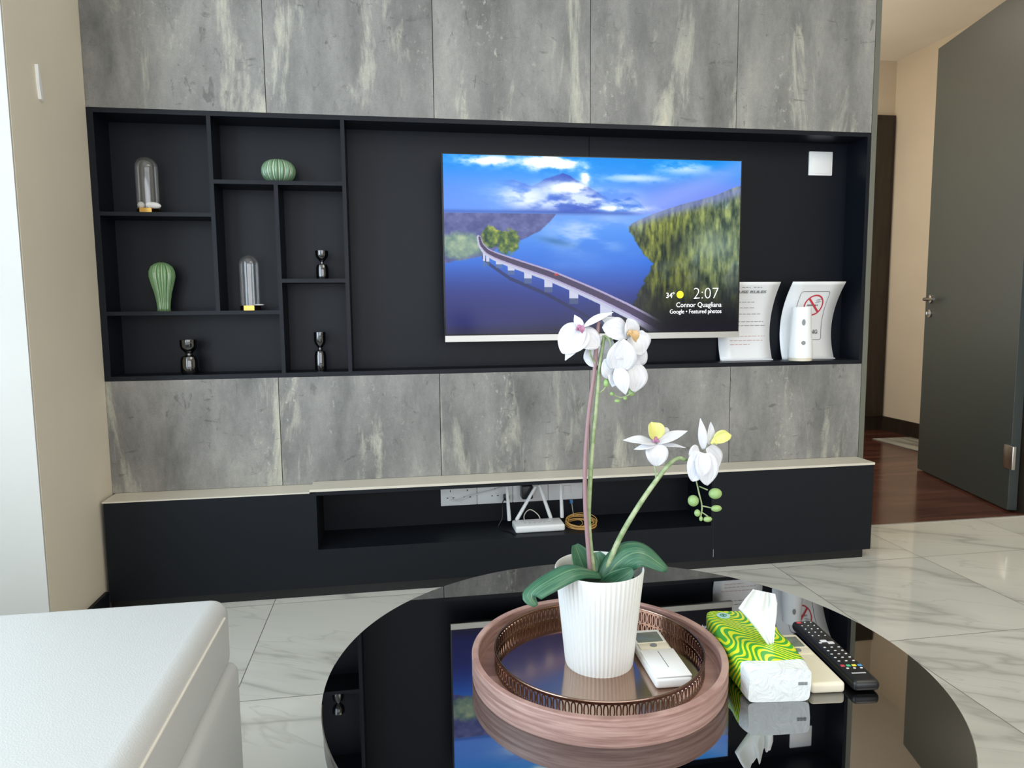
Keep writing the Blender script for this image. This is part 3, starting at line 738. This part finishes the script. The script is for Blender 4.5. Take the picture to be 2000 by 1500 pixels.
curved_text(c2, on2, 'NO', INK, .38, .52, .43, .022, .0006)
curved_text(c2, on2, 'SMOKING', INK, .30, .72, .325, .022, .0006)

# white tapered dispenser
cyl = thing('air_freshener', 'white tapered cylindrical dispenser standing in front of the no smoking sign', 'dispenser', (2.497, .033, ZF))
DW = mat('satin_white', (244, 245, 246), .3)
MB().lathe([(.0455, .012), (.046, .03), (.044, .06), (.039, .12), (.0365, .17), (.0365, .203), (.034, .207), (0, .207)], (2.497, .033, ZF), 48).build('body', DW, cyl, smooth=True, angle=30)
MB().lathe([(.043, 0), (.045, .012)], (2.497, .033, ZF), 48).build('foot_ring', IVORY, cyl, smooth=True)
def disc_on(o, c, r, z, hw_, hh, m, name, px, pad=.0006):
    g = MB(); d = Vector((c[0], c[1], 0)); th0 = math.atan2(CAM.y-c[1], CAM.x-c[0])+px; V = []
    for i in range(24):
        a = 2*PI*i/24; th = th0+hw_*math.cos(a)/r; V.append(g.bm.verts.new((c[0]+(r+pad)*math.cos(th), c[1]+(r+pad)*math.sin(th), z+hh*math.sin(a))))
    g.bm.faces.new(V); return g.build(name, m, o)
disc_on(cyl, (2.497, .033), .0435, ZF+.070, .008, .008, GREYP, 'round_vent', .25)
disc_on(cyl, (2.497, .033), .0385, ZF+.148, .0065, .012, GREYP, 'leaf_emblem', .25, .001)

# ------------------------------------------------------------ sofa corner
so_ = thing('sofa_chaise', 'pale grey leather sofa chaise with piped seat cushion, near left', 'sofa', (.15, -1.9, 0))
SX = .634; SY = -1.165; ZS = .443
MB().box((-.55, -3.1, ZS-.135), (SX, SY, ZS), .030, 6).build('seat_cushion', LEATH, so_, smooth=True, angle=0)
MB().box((-.56, -3.1, .045), (SX+.010, SY+.006, ZS-.125), .022, 5).build('base', LEATH, so_, smooth=True, angle=0)
r_ = MB(); zz = ZS-.024; r_.tube([(SX+.0005, -3.05, zz), (SX+.0005, SY-.052, zz)], .0022, 8)
r_.build('piping', PIPE, so_, smooth=True)
for fx, fy in ((.56, -1.23), (-.48, -1.22), (.58, -3.0), (-.48, -3.0)):
    MB().lathe([(.02, 0), (.024, .05)], (fx, fy, 0), 16).build('foot', BLKP, so_, smooth=True)

# ------------------------------------------------------------ coffee table
TZ = .33; TC = (1.3384, -1.3493); TR = .5234
tb = thing('coffee_table', 'round low coffee table with black mirror-like glass top', 'table', (TC[0], TC[1], 0))
MB().lathe([(TR-.004, TZ-.010), (TR, TZ-.008), (TR, TZ-.0015), (TR-.0015, TZ)], (TC[0], TC[1], 0), 160).build('glass_top', TABLEG, tb, smooth=True, angle=30)
MB().lathe([(TR-.03, TZ-.045), (TR-.002, TZ-.045), (TR-.002, TZ-.0102), (TR-.03, TZ-.0102), (TR-.03, TZ-.045)], (TC[0], TC[1], 0), 160, cap=False).build('apron', TABLEM, tb, smooth=True, angle=30)
MB().lathe([(.02, TZ-.03), (TR-.032, TZ-.03), (TR-.032, TZ-.0105), (.02, TZ-.0105)], (TC[0], TC[1], 0), 96).build('under_panel', BLKP, tb)
for k in range(4):
    a = PI/4+k*PI/2; x, y = TC[0]+.40*math.cos(a), TC[1]+.40*math.sin(a)
    MB().lathe([(.016, 0), (.022, TZ-.045), (.022, TZ-.03)], (x, y, 0), 20).build('leg', BLKP, tb, smooth=True)

# ------------------------------------------------------------ trays
wt = thing('wooden_tray', 'round pale walnut tray with upright rim on the black table', 'tray', (1.284, -1.357, TZ))
wc = (1.284, -1.357, TZ)
MB().lathe([(.210, 0), (.218, .0), (.2195, .006), (.2195, .043), (.218, .045), (.2095, .045), (.208, .043), (.208, .012), (.206, .010), (0, .010)], wc, 128).build('tray_body', WALNUT, wt, smooth=True, angle=30)
mc = (1.289, -1.342, TZ+.010)
mt = thing('metal_tray', 'round bronze mirrored tray with pierced gallery rim inside the wooden tray', 'tray', mc)
MB().lathe([(0, .0), (.181, .0), (.181, .003), (0, .003)], mc, 128).build('mirror_base', MIRR, mt, smooth=True, angle=30)
g = MB(); RG = .1822
for z0, z1 in ((.0, .0045), (.0265, .0305)):
    g.lathe([(RG-.0010, z0), (RG+.0010, z0), (RG+.0010, z1), (RG-.0010, z1), (RG-.0010, z0)], mc, 128, cap=False)
g.tube([(mc[0]+RG*math.cos(2*PI*i/128), mc[1]+RG*math.sin(2*PI*i/128), mc[2]+.0312) for i in range(128)], .0017, 8, closed=True)
NO = 116
for k in range(NO):
    a0 = 2*PI*k/NO; hwid = PI/NO*.90; V = []
    for i in range(16):
        a = 2*PI*i/16; row = []
        for q in (1.0, .52):
            th = a0+hwid*q*math.copysign(abs(math.cos(a))**.8, math.cos(a)); z = .0155+.0118*(q*.5+.5 if q == 1 else .80)*math.sin(a)
            for dr in (-.0008, .0008): row.append(g.bm.verts.new((mc[0]+(RG+dr)*math.cos(th), mc[1]+(RG+dr)*math.sin(th), mc[2]+z)))
        V.append(row)
    for i in range(16):
        A, B = V[i], V[(i+1) % 16]
        for p, q in ((0, 1), (1, 3), (3, 2), (2, 0)): g.bm.faces.new((A[p], B[p], B[q], A[q]))
g.build('gallery_rim', BRONZE, mt, smooth=False)
ZM = mc[2]+.003

# ------------------------------------------------------------ orchid
pc = Vector((1.290, -1.345, ZM))
orc = thing('potted_orchid', 'white artificial orchid in a fluted white pot on the mirrored tray', 'plant', pc)
POT = mat('matt_white_pot', (226, 226, 222), .45)
g = MB(); NR = 54; n = NR*6; H = .172
prof = [(.0585, .0), (.0600, .004), (.0700, H*.6), (.0775, H), (.0765, H+.002), (.0745, H+.001), (.0735, H-.01), (.0700, H-.035), (.0, H-.036)]
rings = []
for k, (r, z) in enumerate(prof):
    rg = []
    for i in range(n):
        a = 2*PI*i/n; fl = 0
        if k in (1, 2, 3): fl = (-.0011 if z < H-.001 else -.0004)*(.5-.5*math.cos(a*NR))*2
        rg.append(g.bm.verts.new((pc.x+(r+fl)*math.cos(a), pc.y+(r+fl)*math.sin(a), pc.z+z)))
    rings.append(rg)
for a, b in zip(rings, rings[1:]):
    for i in range(n): g.bm.faces.new((a[i], a[(i+1) % n], b[(i+1) % n], b[i]))
g.bm.faces.new(rings[0][::-1])
g.build('pot', POT, orc, smooth=True, angle=60)
MOSS = mat('dark_moss', (38, 44, 28), .9)
MB().lathe([(0, 0), (.068, 0), (.066, .010), (.03, .016), (0, .018)], (pc.x, pc.y, pc.z+H-.0355), 40).build('moss', MOSS, orc, smooth=True)

YO = -1.345
def A(x, y, dy=0): return at(x, y, YO+dy)
STG = mat('green_stem', (150, 168, 120), .5); STP = mat('mauve_support_stick', (150, 118, 120), .5)
t = NT(STG); t.l(t.ramp(t.noise(t.obj(), 60, 3), [(.35, (126, 150, 100)), (.65, (176, 186, 146))]), t.b.inputs['Base Color'])
base = pc.z+H-.025
def stem(pts, r, m, name):
    P = bez([A(*q) for q in pts], 10); k = len(P); return MB().tube(P, [r[0]+(r[1]-r[0])*i/(k-1) for i in range(k)], 10).build(name, m, orc, smooth=True)
stem([(1155, 1150), (1148, 1060), (1143, 980), (1143, 900), (1149.6, 810), (1161, 724), (1169, 628)], (.0040, .0032), STP, 'support_stick')
stem([(1163, 1150, .008), (1150, 1028, .008), (1153, 932, .006), (1158, 858, .004), (1166, 778), (1170, 724), (1180, 655)], (.0046, .0028), STG, 'stem')
stem([(1172, 1148, .006), (1205, 1062, .004), (1244, 993), (1282, 938), (1308, 906), (1325, 895), (1338, 898)], (.0050, .0034), STG, 'stem')
# blade: ribbon along a path with a width profile, cupped across
def blade(g, pts, width, nrm, prof, cup=.2, n=18, m=9, ruf=0, tipc=0):
    P = bez(pts, max(2, n//(len(pts)-1))); k = len(P); rows = []
    nrm = Vector(nrm).normalized(); ph = random.random()*6
    for i, p in enumerate(P):
        t_ = i/(k-1); d = (P[min(i+1, k-1)]-P[max(i-1, 0)]).normalized()
        side = d.cross(nrm).normalized(); up = side.cross(d).normalized(); w_ = width*.5*prof(t_)
        row = []
        for j in range(m):
            s = -1+2*j/(m-1); row.append(p+side*(w_*s)+up*(cup*w_*s*s+ruf*width*math.sin(s*4+t_*9+ph)*abs(s)*t_-tipc*width*t_**3))
        rows.append(row)
    g.grid(rows); return g
petal_p = lambda t_: max(.04, math.sin(PI*min(1, (t_*.93+.07))**.80)**.62)      # broad, rounded
sepal_p = lambda t_: max(.04, math.sin(PI*min(1, (t_*.95+.05))**.85)**.95)      # narrower, pointed
PET = mat('white_petal', (222, 223, 228), .5, 0, Subsurface_Weight=.15, Subsurface_Radius=(.01, .01, .01))
t = NT(PET); pn = t.noise(t.vmath('MULTIPLY', t.n('TexCoord').outputs['UV'], (1, 16, 1)), 2, 4); t.bump(pn, .35, .002)
t.l(t.ramp(pn, [(.35, (206, 208, 216)), (.65, (228, 228, 230))]), t.b.inputs['Base Color'])
PETC = mat('cream_petal', (236, 226, 206), .5)
LIPY = mat('yellow_green_lip', (214, 212, 128), .45)
LIPP = mat('purple_throat', (176, 120, 150), .5)
LIPB = mat('tan_throat', (196, 160, 110), .5)
def V2(a): return Vector(a)
TOW = (CAM-pc).normalized()
def flower(petals, sepals, lip, back=(0, 0, 0), facing=(0, -1, .1), throat=LIPP):
    g = MB()
    for (b_, t_, w_, dyb, dyt, nr) in petals: 
        a0, a1 = A(b_[0], b_[1], dyb), A(t_[0], t_[1], dyt); mid = (a0+a1)/2+Vector(nr).normalized()*.004
        blade(g, [a0, mid, a1], w_, nr, petal_p, .16, ruf=.03)
    for (b_, t_, w_, dyb, dyt, nr) in sepals:
        a0, a1 = A(b_[0], b_[1], dyb), A(t_[0], t_[1], dyt); mid = (a0+a1)/2+Vector(nr).normalized()*.003
        blade(g, [a0, mid, a1], w_, nr, sepal_p, .2, ruf=.02)
    f_ = g.build('flower', PET, orc, smooth=True, solid=.0007, angle=0)
    if lip:
        (cx, cyy, dy), (lx, ly, ldy), sz, ml = lip
        c0 = A(cx, cyy, dy); l0 = A(lx, ly, ldy)
        h_ = MB(); blade(h_, [c0, (c0+l0)/2+Vector((0, -.004, .003)), l0], sz, (0, -.8, .5), sepal_p, .7, ruf=.05)
        h_.build('lip', ml, f_, smooth=True, solid=.001, angle=0)
        h_ = MB(); h_.ball(c0, .0042, (1, 1, 1.3)); h_.ball(c0+Vector((.004, -.002, -.003)), .0028); h_.ball(c0+Vector((-.004, -.002, -.002)), .0028)
        h_.build('throat', throat, f_, smooth=True)
    return f_
F = (0, -1, .1)
# top cluster
flower([((1137, 640), (1098, 690), .052, -.004, -.012, (-.5, -1, .1)), ((1128, 655), (1172, 676), .044, -.004, -.010, (.1, -1, .5))],
       [((1140, 640), (1104, 704), .026, -.010, -.016, (-.3, -1, .2)), ((1135, 645), (1122, 615), .016, 0, .004, F), ((1140, 638), (1198, 610), .016, -.002, -.006, (0, -.7, 1))],
       ((1131, 640, -.014), (1137, 651, -.020), .010, LIPP))
flower([((1234, 660), (1226, 622), .032, .004, -.006, (.3, -1, 0)), ((1236, 655), (1256, 692), .050, 0, -.004, (.4, -1, .1)), ((1222, 648), (1176, 640), .042, 0, -.006, (0, -1, .4))],
       [((1226, 650), (1172, 620), .026, .004, 0, (0, -1, .5)), ((1236, 662), (1264, 668), .034, .006, .002, (.5, -1, 0))],
       ((1231, 650, -.010), (1242, 668, -.016), .016, LIPB), throat=LIPB)
flower([((1208, 722), (1218, 662), .052, -.010, -.018, (0, -1, .15)), ((1206, 726), (1180, 702), .044, -.004, -.010, (-.3, -1, 0)), ((1214, 722), (1250, 700), .044, .004, .004, (.4, -1, 0))],
       [((1206, 716), (1222, 771), .028, -.010, -.014, (0, -1, -.2)), ((1204, 724), (1196, 756), .024, -.002, -.006, (-.2, -1, -.2))], None)
flower([((1238, 712), (1240, 766), .046, .000, -.004, (.3, -1, -.1)), ((1234, 706), (1258, 678), .040, .006, .004, (.5, -1, 0))],
       [((1234, 715), (1218, 748), .026, .004, 0, F)], None)
flower([((1166, 694), (1140, 700), .036, .006, .004, (-.4, -1, 0)), ((1170, 688), (1196, 664), .044, .008, .006, (.2, -1, .1))],
       [((1166, 700), (1160, 664), .024, .006, .004, F), ((1168, 696), (1192, 720), .026, .008, .006, F)], None)
# lower left flower, opening upward
flower([((1280, 868), (1282, 911), .041, -.004, -.010, (0, -1, .25)), ((1286, 858), (1304, 836), .024, .006, .010, (.3, -1, .1))],
       [((1280, 866), (1217, 860), .023, -.004, -.008, (0, -.6, 1)), ((1284, 866), (1343, 842), .021, -.002, -.004, (0, -.7, 1)),
        ((1278, 870), (1238, 878), .012, -.008, -.012, (0, -.8, .6)), ((1290, 870), (1340, 875), .009, -.004, -.006, (0, -.6, 1))],
       ((1280, 858, -.004), (1272, 824, .004), .030, LIPY))
# lower right flower, facing right
flower([((1372, 884), (1352, 940), .042, -.010, -.014, (-.2, -1, .1)), ((1374, 886), (1382, 948), .044, -.012, -.018, (.1, -1, .05)), ((1366, 880), (1346, 892), .030, -.004, -.010, (-.3, -1, 0)),
        ((1384, 872), (1404, 912), .034, .002, -.004, (.6, -1, 0))],
       [((1374, 878), (1368, 817), .016, .002, .004, (-.2, -1, 0)), ((1384, 868), (1388, 824), .018, .004, .006, (.3, -1, 0))],
       ((1394, 862, -.002), (1428, 850, -.006), .022, LIPY), throat=LIPY)
BUD = mat('green_bud', (148, 178, 112), .4)
MB().tube(bez([A(1358, 930), A(1365, 962), A(1371, 990), A(1368, 1012)], 8), .0014, 8).build('flower_stalk', STG, orc, smooth=True)
MB().tube([A(1366, 950), A(1382, 957)], .0012, 6).build('flower_stalk', STG, orc, smooth=True)
MB().tube([A(1371, 988), A(1390, 992)], .0012, 6).build('flower_stalk', STG, orc, smooth=True)
MB().tube(bez([A(1370, 1000), A(1382, 1008)], 4), .0012, 6).build('flower_stalk', STG, orc, smooth=True)
MB().tube([A(1282, 938), A(1280, 922), A(1278, 905)], .0016, 8).build('flower_stalk', STG, orc, smooth=True)
MB().tube([A(1327, 895), A(1350, 900), A(1362, 915, .004)], .0022, 8).build('flower_stalk', STG, orc, smooth=True)
MB().tube(bez([A(1170, 768), A(1182, 757), A(1185, 742), A(1196, 722)], 6), .0013, 6).build('flower_stalk', STG, orc, smooth=True)
MB().tube(bez([A(1196, 769), A(1210, 776), A(1222, 774), A(1236, 766)], 6), .0011, 6).build('flower_stalk', STG, orc, smooth=True)
MB().tube(bez([A(1180, 655, -.006), A(1190, 664, -.01), A(1196, 690, -.01)], 6), .0016, 6).build('flower_stalk', STG, orc, smooth=True)
MB().tube([A(1184, 664, -.006), A(1208, 655, -.008)], .0016, 6).build('flower_stalk', STG, orc, smooth=True)
MB().tube(bez([A(1164, 712), A(1154, 694, -.008), A(1152, 678, -.008)], 6), .0014, 6).build('flower_stalk', STG, orc, smooth=True)

for (x, y, rx, rz, dy) in ((1397, 964, 13, 10.5, 0), (1354, 978, 10.5, 11, 0), (1399, 993, 11, 6.5, 0), (1362, 1002, 6, 7, 0), (1382, 1014, 9, 5.5, 0), (1369, 1013, 3.5, 5, 0),
                        (1184, 748, 6, 8, 0), (1195, 769, 4, 4, 0), (1206, 783, 6, 4, 0), (1233, 767, 6, 7, .006), (1221, 778, 4, 3.5, 0)):
    k = 1/1090.; MB().ball(A(x, y, dy), 1, (rx*k, min(rx, rz)*k, rz*k)).build('bud', BUD, orc, smooth=True)
# leaves
LEAF = mat('green_leaf', (58, 108, 78), .36); t = NT(LEAF)
uvn = t.n('TexCoord').outputs['UV']; q2 = t.vmath('MULTIPLY', uvn, (1.2, 13, 1))
st_ = t.noise(q2, 2.2, 5, .6); c_ = t.ramp(st_, [(.30, (28, 78, 60)), (.48, (52, 102, 76)), (.62, (88, 124, 92)), (.78, (146, 162, 124))])
sv = t.n('SeparateXYZ'); t.l(uvn, sv.inputs[0]); mid = t.math('LESS_THAN', t.math('ABSOLUTE', t.math('SUBTRACT', sv.outputs[1], .5)), .012)
t.l(t.mix(t.math('MULTIPLY', mid, .5), c_, lin((150, 176, 130))), t.b.inputs['Base Color']); t.bump(st_, .2, .002)
leaf_p = lambda t_: max(.12, math.sin(PI*(.10+.86*t_))**.7)
def leaf(pts, w_, nr, cup=.25, prof=leaf_p, ruf=.0):
    g = MB(); blade(g, [A(*p) for p in pts], w_, nr, prof, cup, n=24, m=11, ruf=ruf); return g.build('leaf', LEAF, orc, smooth=True, solid=.0012, angle=0)
leaf([(1158, 1150, .0), (1140, 1110, .012), (1122, 1064, .030)], .056, (.5, -1, .2), .35)
leaf([(1168, 1148, .002), (1172, 1112, .02), (1166, 1078, .034)], .046, (-.4, -1, .3), .35)
leaf([(1172, 1146, -.002), (1210, 1096, -.004), (1252, 1080, -.010), (1303, 1112, -.018)], .052, (.1, -1, .9), -.30)
g = MB(); blade(g, [(1.290, -1.352, .505), (1.238, -1.388, .531), (1.192, -1.402, .522), (1.158, -1.408, .503), (1.164, -1.414, .484)], .040, (0, -.5, 1), leaf_p, -.35, n=28, m=11, ruf=.04); g.build('leaf', LEAF, orc, smooth=True, solid=.0012, angle=0)
leaf([(1172, 1150, -.012), (1204, 1134, -.026), (1236, 1112, -.03)], .036, (.3, -1, .5), .3)

# ------------------------------------------------------------ remotes and tissues
def local_thing(name, lab, cat, c, z, ang, group=None): return thing(name, lab, cat, (c[0], c[1], z), ang, group)
def ac_remote(name, lab, c, z, ang, m, w_=.063, L=.178, flip=True):
    o = local_thing(name, lab, 'remote control', c, z, ang)
    MB().box((-w_/2, -L/2, 0), (w_/2, L/2, .019), .006, 4).build('casing', m, o, smooth=True, local=True)
    MB().box((-w_/2+.008, L/2-.052, .0185), (w_/2-.008, L/2-.014, .0198), .001).build('display', LCD, o, smooth=True, local=True)
    MB().box((-w_/2+.005, L/2-.080, .0186), (w_/2-.005, L/2-.056, .0200), .002).build('button_panel', IVORY, o, smooth=True, local=True)
    MB().lathe([(.006, 0), (.006, .002), (0, .002)], (0, L/2-.068, .0198), 20).build('round_button', GREYP, o, smooth=True, local=True)
    if flip:
        cv = MB().box((-w_/2+.001, -L/2+.001, .0188), (w_/2-.001, L/2-.084, .0215), .0012).build('flip_cover', WHT, o, smooth=True, local=True)
        MB().box((-.0006, -L/2+.03, .0214), (.0006, L/2-.092, .0219)).build('cover_groove', GREYP, cv, local=True)
    return o
LCD = mat('grey_green_display', (112, 122, 112), .2)
ac_remote('air_conditioner_remote', 'white air-conditioner remote on the mirrored tray beside the orchid pot', (1.390, -1.366), ZM, -.045, WHT)
ac_remote('air_conditioner_remote', 'ivory air-conditioner remote lying between the tissue pack and the black remote', (1.6455, -1.405), TZ, -.10, IVORY, w_=.058, flip=False)

tr = local_thing('television_remote', 'long black television remote with white and coloured buttons on the table', 'remote control', (1.7125, -1.388), TZ, -.105)
w_, L = .046, .232
MB().box((-w_/2, -L/2, .002), (w_/2, L/2, .021), .008, 4).build('casing', BLKP, tr, smooth=True, local=True)
KW = mat('white_button', (216, 216, 216), .5); KR = mat('red_button', (196, 66, 76), .5); KG = mat('green_button', (72, 178, 130), .5); KY = mat('yellow_button', (226, 206, 60), .5); KB = mat('blue_button', (70, 140, 190), .5)
def key(x, y, sx, sy, m): MB().box((x-sx/2, y-sy/2, .0205), (x+sx/2, y+sy/2, .0222), .0006, 1).build('button', m, tr, smooth=True, local=True)
key(-.013, .104, .009, .006, KR)
for r in range(5):
    for cc in range(3):
        if r == 0 and cc == 0: continue
        key(-.013+cc*.012, .104-r*.014, .0032, .0020, KW)
key(-.003, .026, .012, .008, KW); key(.007, .019, .012, .008, KW); key(-.012, .020, .005, .004, KW)
for r in range(5):
    for cc in range(3): key(-.013+cc*.013, .002-r*.0125, .0046, .0022, KW)
for cc, m in enumerate((KR, KG, KY, KB)): key(-.0150+cc*.010, -.064, .0075, .0055, m)
for cc in range(3): key(-.011+cc*.012, -.073, .0045, .003, KW)
g = MB()
for i in range(8): g.box((-.0125+i*.0031, -.0905, .0208), (-.0102+i*.0031, -.0875, .0214))
g.build('maker_mark', KW, tr, local=True)

tp = local_thing('tissue_pack', 'green and yellow wavy-striped soft tissue pack on the table', 'tissue pack', (1.559, -1.392), TZ, -.125)
TW, TL, TH_ = .112, .220, .056
WAVE = mat('wavy_striped_film', (120, 190, 40), .22); t = NT(WAVE)
p = t.obj(); s = t.n('SeparateXYZ'); t.l(p, s.inputs[0])
w0 = t.math('MULTIPLY', t.math('SINE', t.math('ADD', t.math('MULTIPLY', s.outputs[0], 66), t.math('MULTIPLY', s.outputs[1], 26))), .026)
w1_ = t.math('MULTIPLY', t.noise(p, 16, 1), .035)
ph = t.math('ADD', t.math('ADD', t.math('ADD', s.outputs[1], s.outputs[2]), w0), w1_)
f_ = t.math('FRACT', t.math('MULTIPLY', ph, 74))
c_ = t.ramp(f_, [(.0, (70, 168, 56)), (.50, (70, 168, 56)), (.52, (226, 232, 40)), (1, (226, 232, 40))]); c_.node.color_ramp.interpolation = 'CONSTANT'
t.l(c_, t.b.inputs['Base Color'])
def pack(y0, y1, m, name, sg=9, end=False):
    g = MB(); P = []
    ny = 16
    for i in range(ny+1):
        y = y0+(y1-y0)*i/ny; tt = (y+TL/2)/TL; e = 1-.10*abs(2*tt-1)**6; row = []
        for j in range(33):
            a = 2*PI*j/32; ca, sa = math.cos(a), math.sin(a); k = .22
            X = TW/2*e*math.copysign(abs(ca)**k, ca); Z = TH_/2+TH_/2*(.94+.06*e)*math.copysign(abs(sa)**k, sa)
            if sa > .2: Z += .003*math.sin(PI*min(1, max(0, tt)))+.0012*math.sin(y*90+X*60)
            X += .0012*math.sin(y*70+Z*80)
            row.append((X, y, max(Z, 0)))
        P.append(row)
    g.grid(P)
    for q in (0, ny):
        if (q == 0 and y0 <= -TL/2+.001) or (q == ny and y1 >= TL/2-.001):
            g.bm.faces.new([g.bm.verts.new(v) for v in (P[q][:32] if q else P[q][:32][::-1])])
    bmesh.ops.remove_doubles(g.bm, verts=g.bm.verts, dist=1e-5)
    return g.build(name, m, tp, smooth=True, local=True, angle=50)
pack(-TL/2+.026, TL/2, WAVE, 'printed_film')
FILM = mat('clear_white_film', (226, 230, 228), .12); t = NT(FILM); t.bump(t.noise(t.obj(), 34, 3, .6, 1.0), .6, .006)
pack(-TL/2, -TL/2+.0262, FILM, 'end_wrap')
g = MB()
for i in range(3): g.box((.030+i*.0052, -TL/2-.0012, .028), (.0342+i*.0052, -TL/2-.0006, .033))
g.build('date_mark', GREYP, tp, local=True)
LBL = mat('pale_blue_emblem', (178, 220, 214), .3); DGR = mat('dark_green_emblem', (44, 128, 92), .3)
MB().lathe([(.0125, 0), (.0125, .0006), (0, .0006)], (-.026, .088, TH_+.0012), 28).build('round_emblem', LBL, tp, local=True)
g = MB(); g.lathe([(.0050, 0), (.0062, 0), (.0062, .0006), (.0050, .0006), (.0050, 0)], (-.026, .088, TH_+.0020), 24, cap=False); g.box((-.0275, .0855, TH_+.002), (-.0245, .0905, TH_+.0026)); g.build('emblem_symbol', DGR, tp, local=True)
TIS = mat('white_tissue', (242, 246, 246), .8, 0, Subsurface_Weight=.1, Subsurface_Radius=(.01, .01, .01))
# pulled-up sheet: gathered at the slot, opening to a tilted, folded top
YT = atz(1505, 1258, TZ+TH_+.001).y
sL = [(1500, 1260), (1480, 1232), (1460, 1208), (1442, 1188), (1455, 1170), (1471, 1151)]
sR = [(1510, 1260), (1513, 1240), (1514, 1222), (1517, 1200), (1518, 1178), (1514, 1160)]
g = MB(); P = []
for i in range(26):
    t_ = i/25*5; k = min(int(t_), 4); f = t_-k
    l_ = [sL[k][q]*(1-f)+sL[k+1][q]*f for q in (0, 1)]; r_ = [sR[k][q]*(1-f)+sR[k+1][q]*f for q in (0, 1)]
    row = []
    for j in range(25):
        q = j/24; x = l_[0]*(1-q)+r_[0]*q; y = l_[1]*(1-q)+r_[1]*q; s_ = i/25
        fold = .016*abs(((q*2.2+.15+.25*s_) % 1)-.5)*2*(.35+.65*s_)+.004*math.sin(q*23+s_*5)*s_
        row.append(at(x, y, YT-.004+fold-.012*s_+.02*q*s_))
    P.append(row)
g.grid(P); M4 = tp.matrix_basis.inverted() if False else (Matrix.Translation(tp.location) @ Matrix.Rotation(tp.rotation_euler.z, 4, 'Z')).inverted()
for v in g.bm.verts: v.co = M4 @ v.co
g.build('tissue_sheet', TIS, tp, smooth=True, local=True, solid=.0006, angle=0)
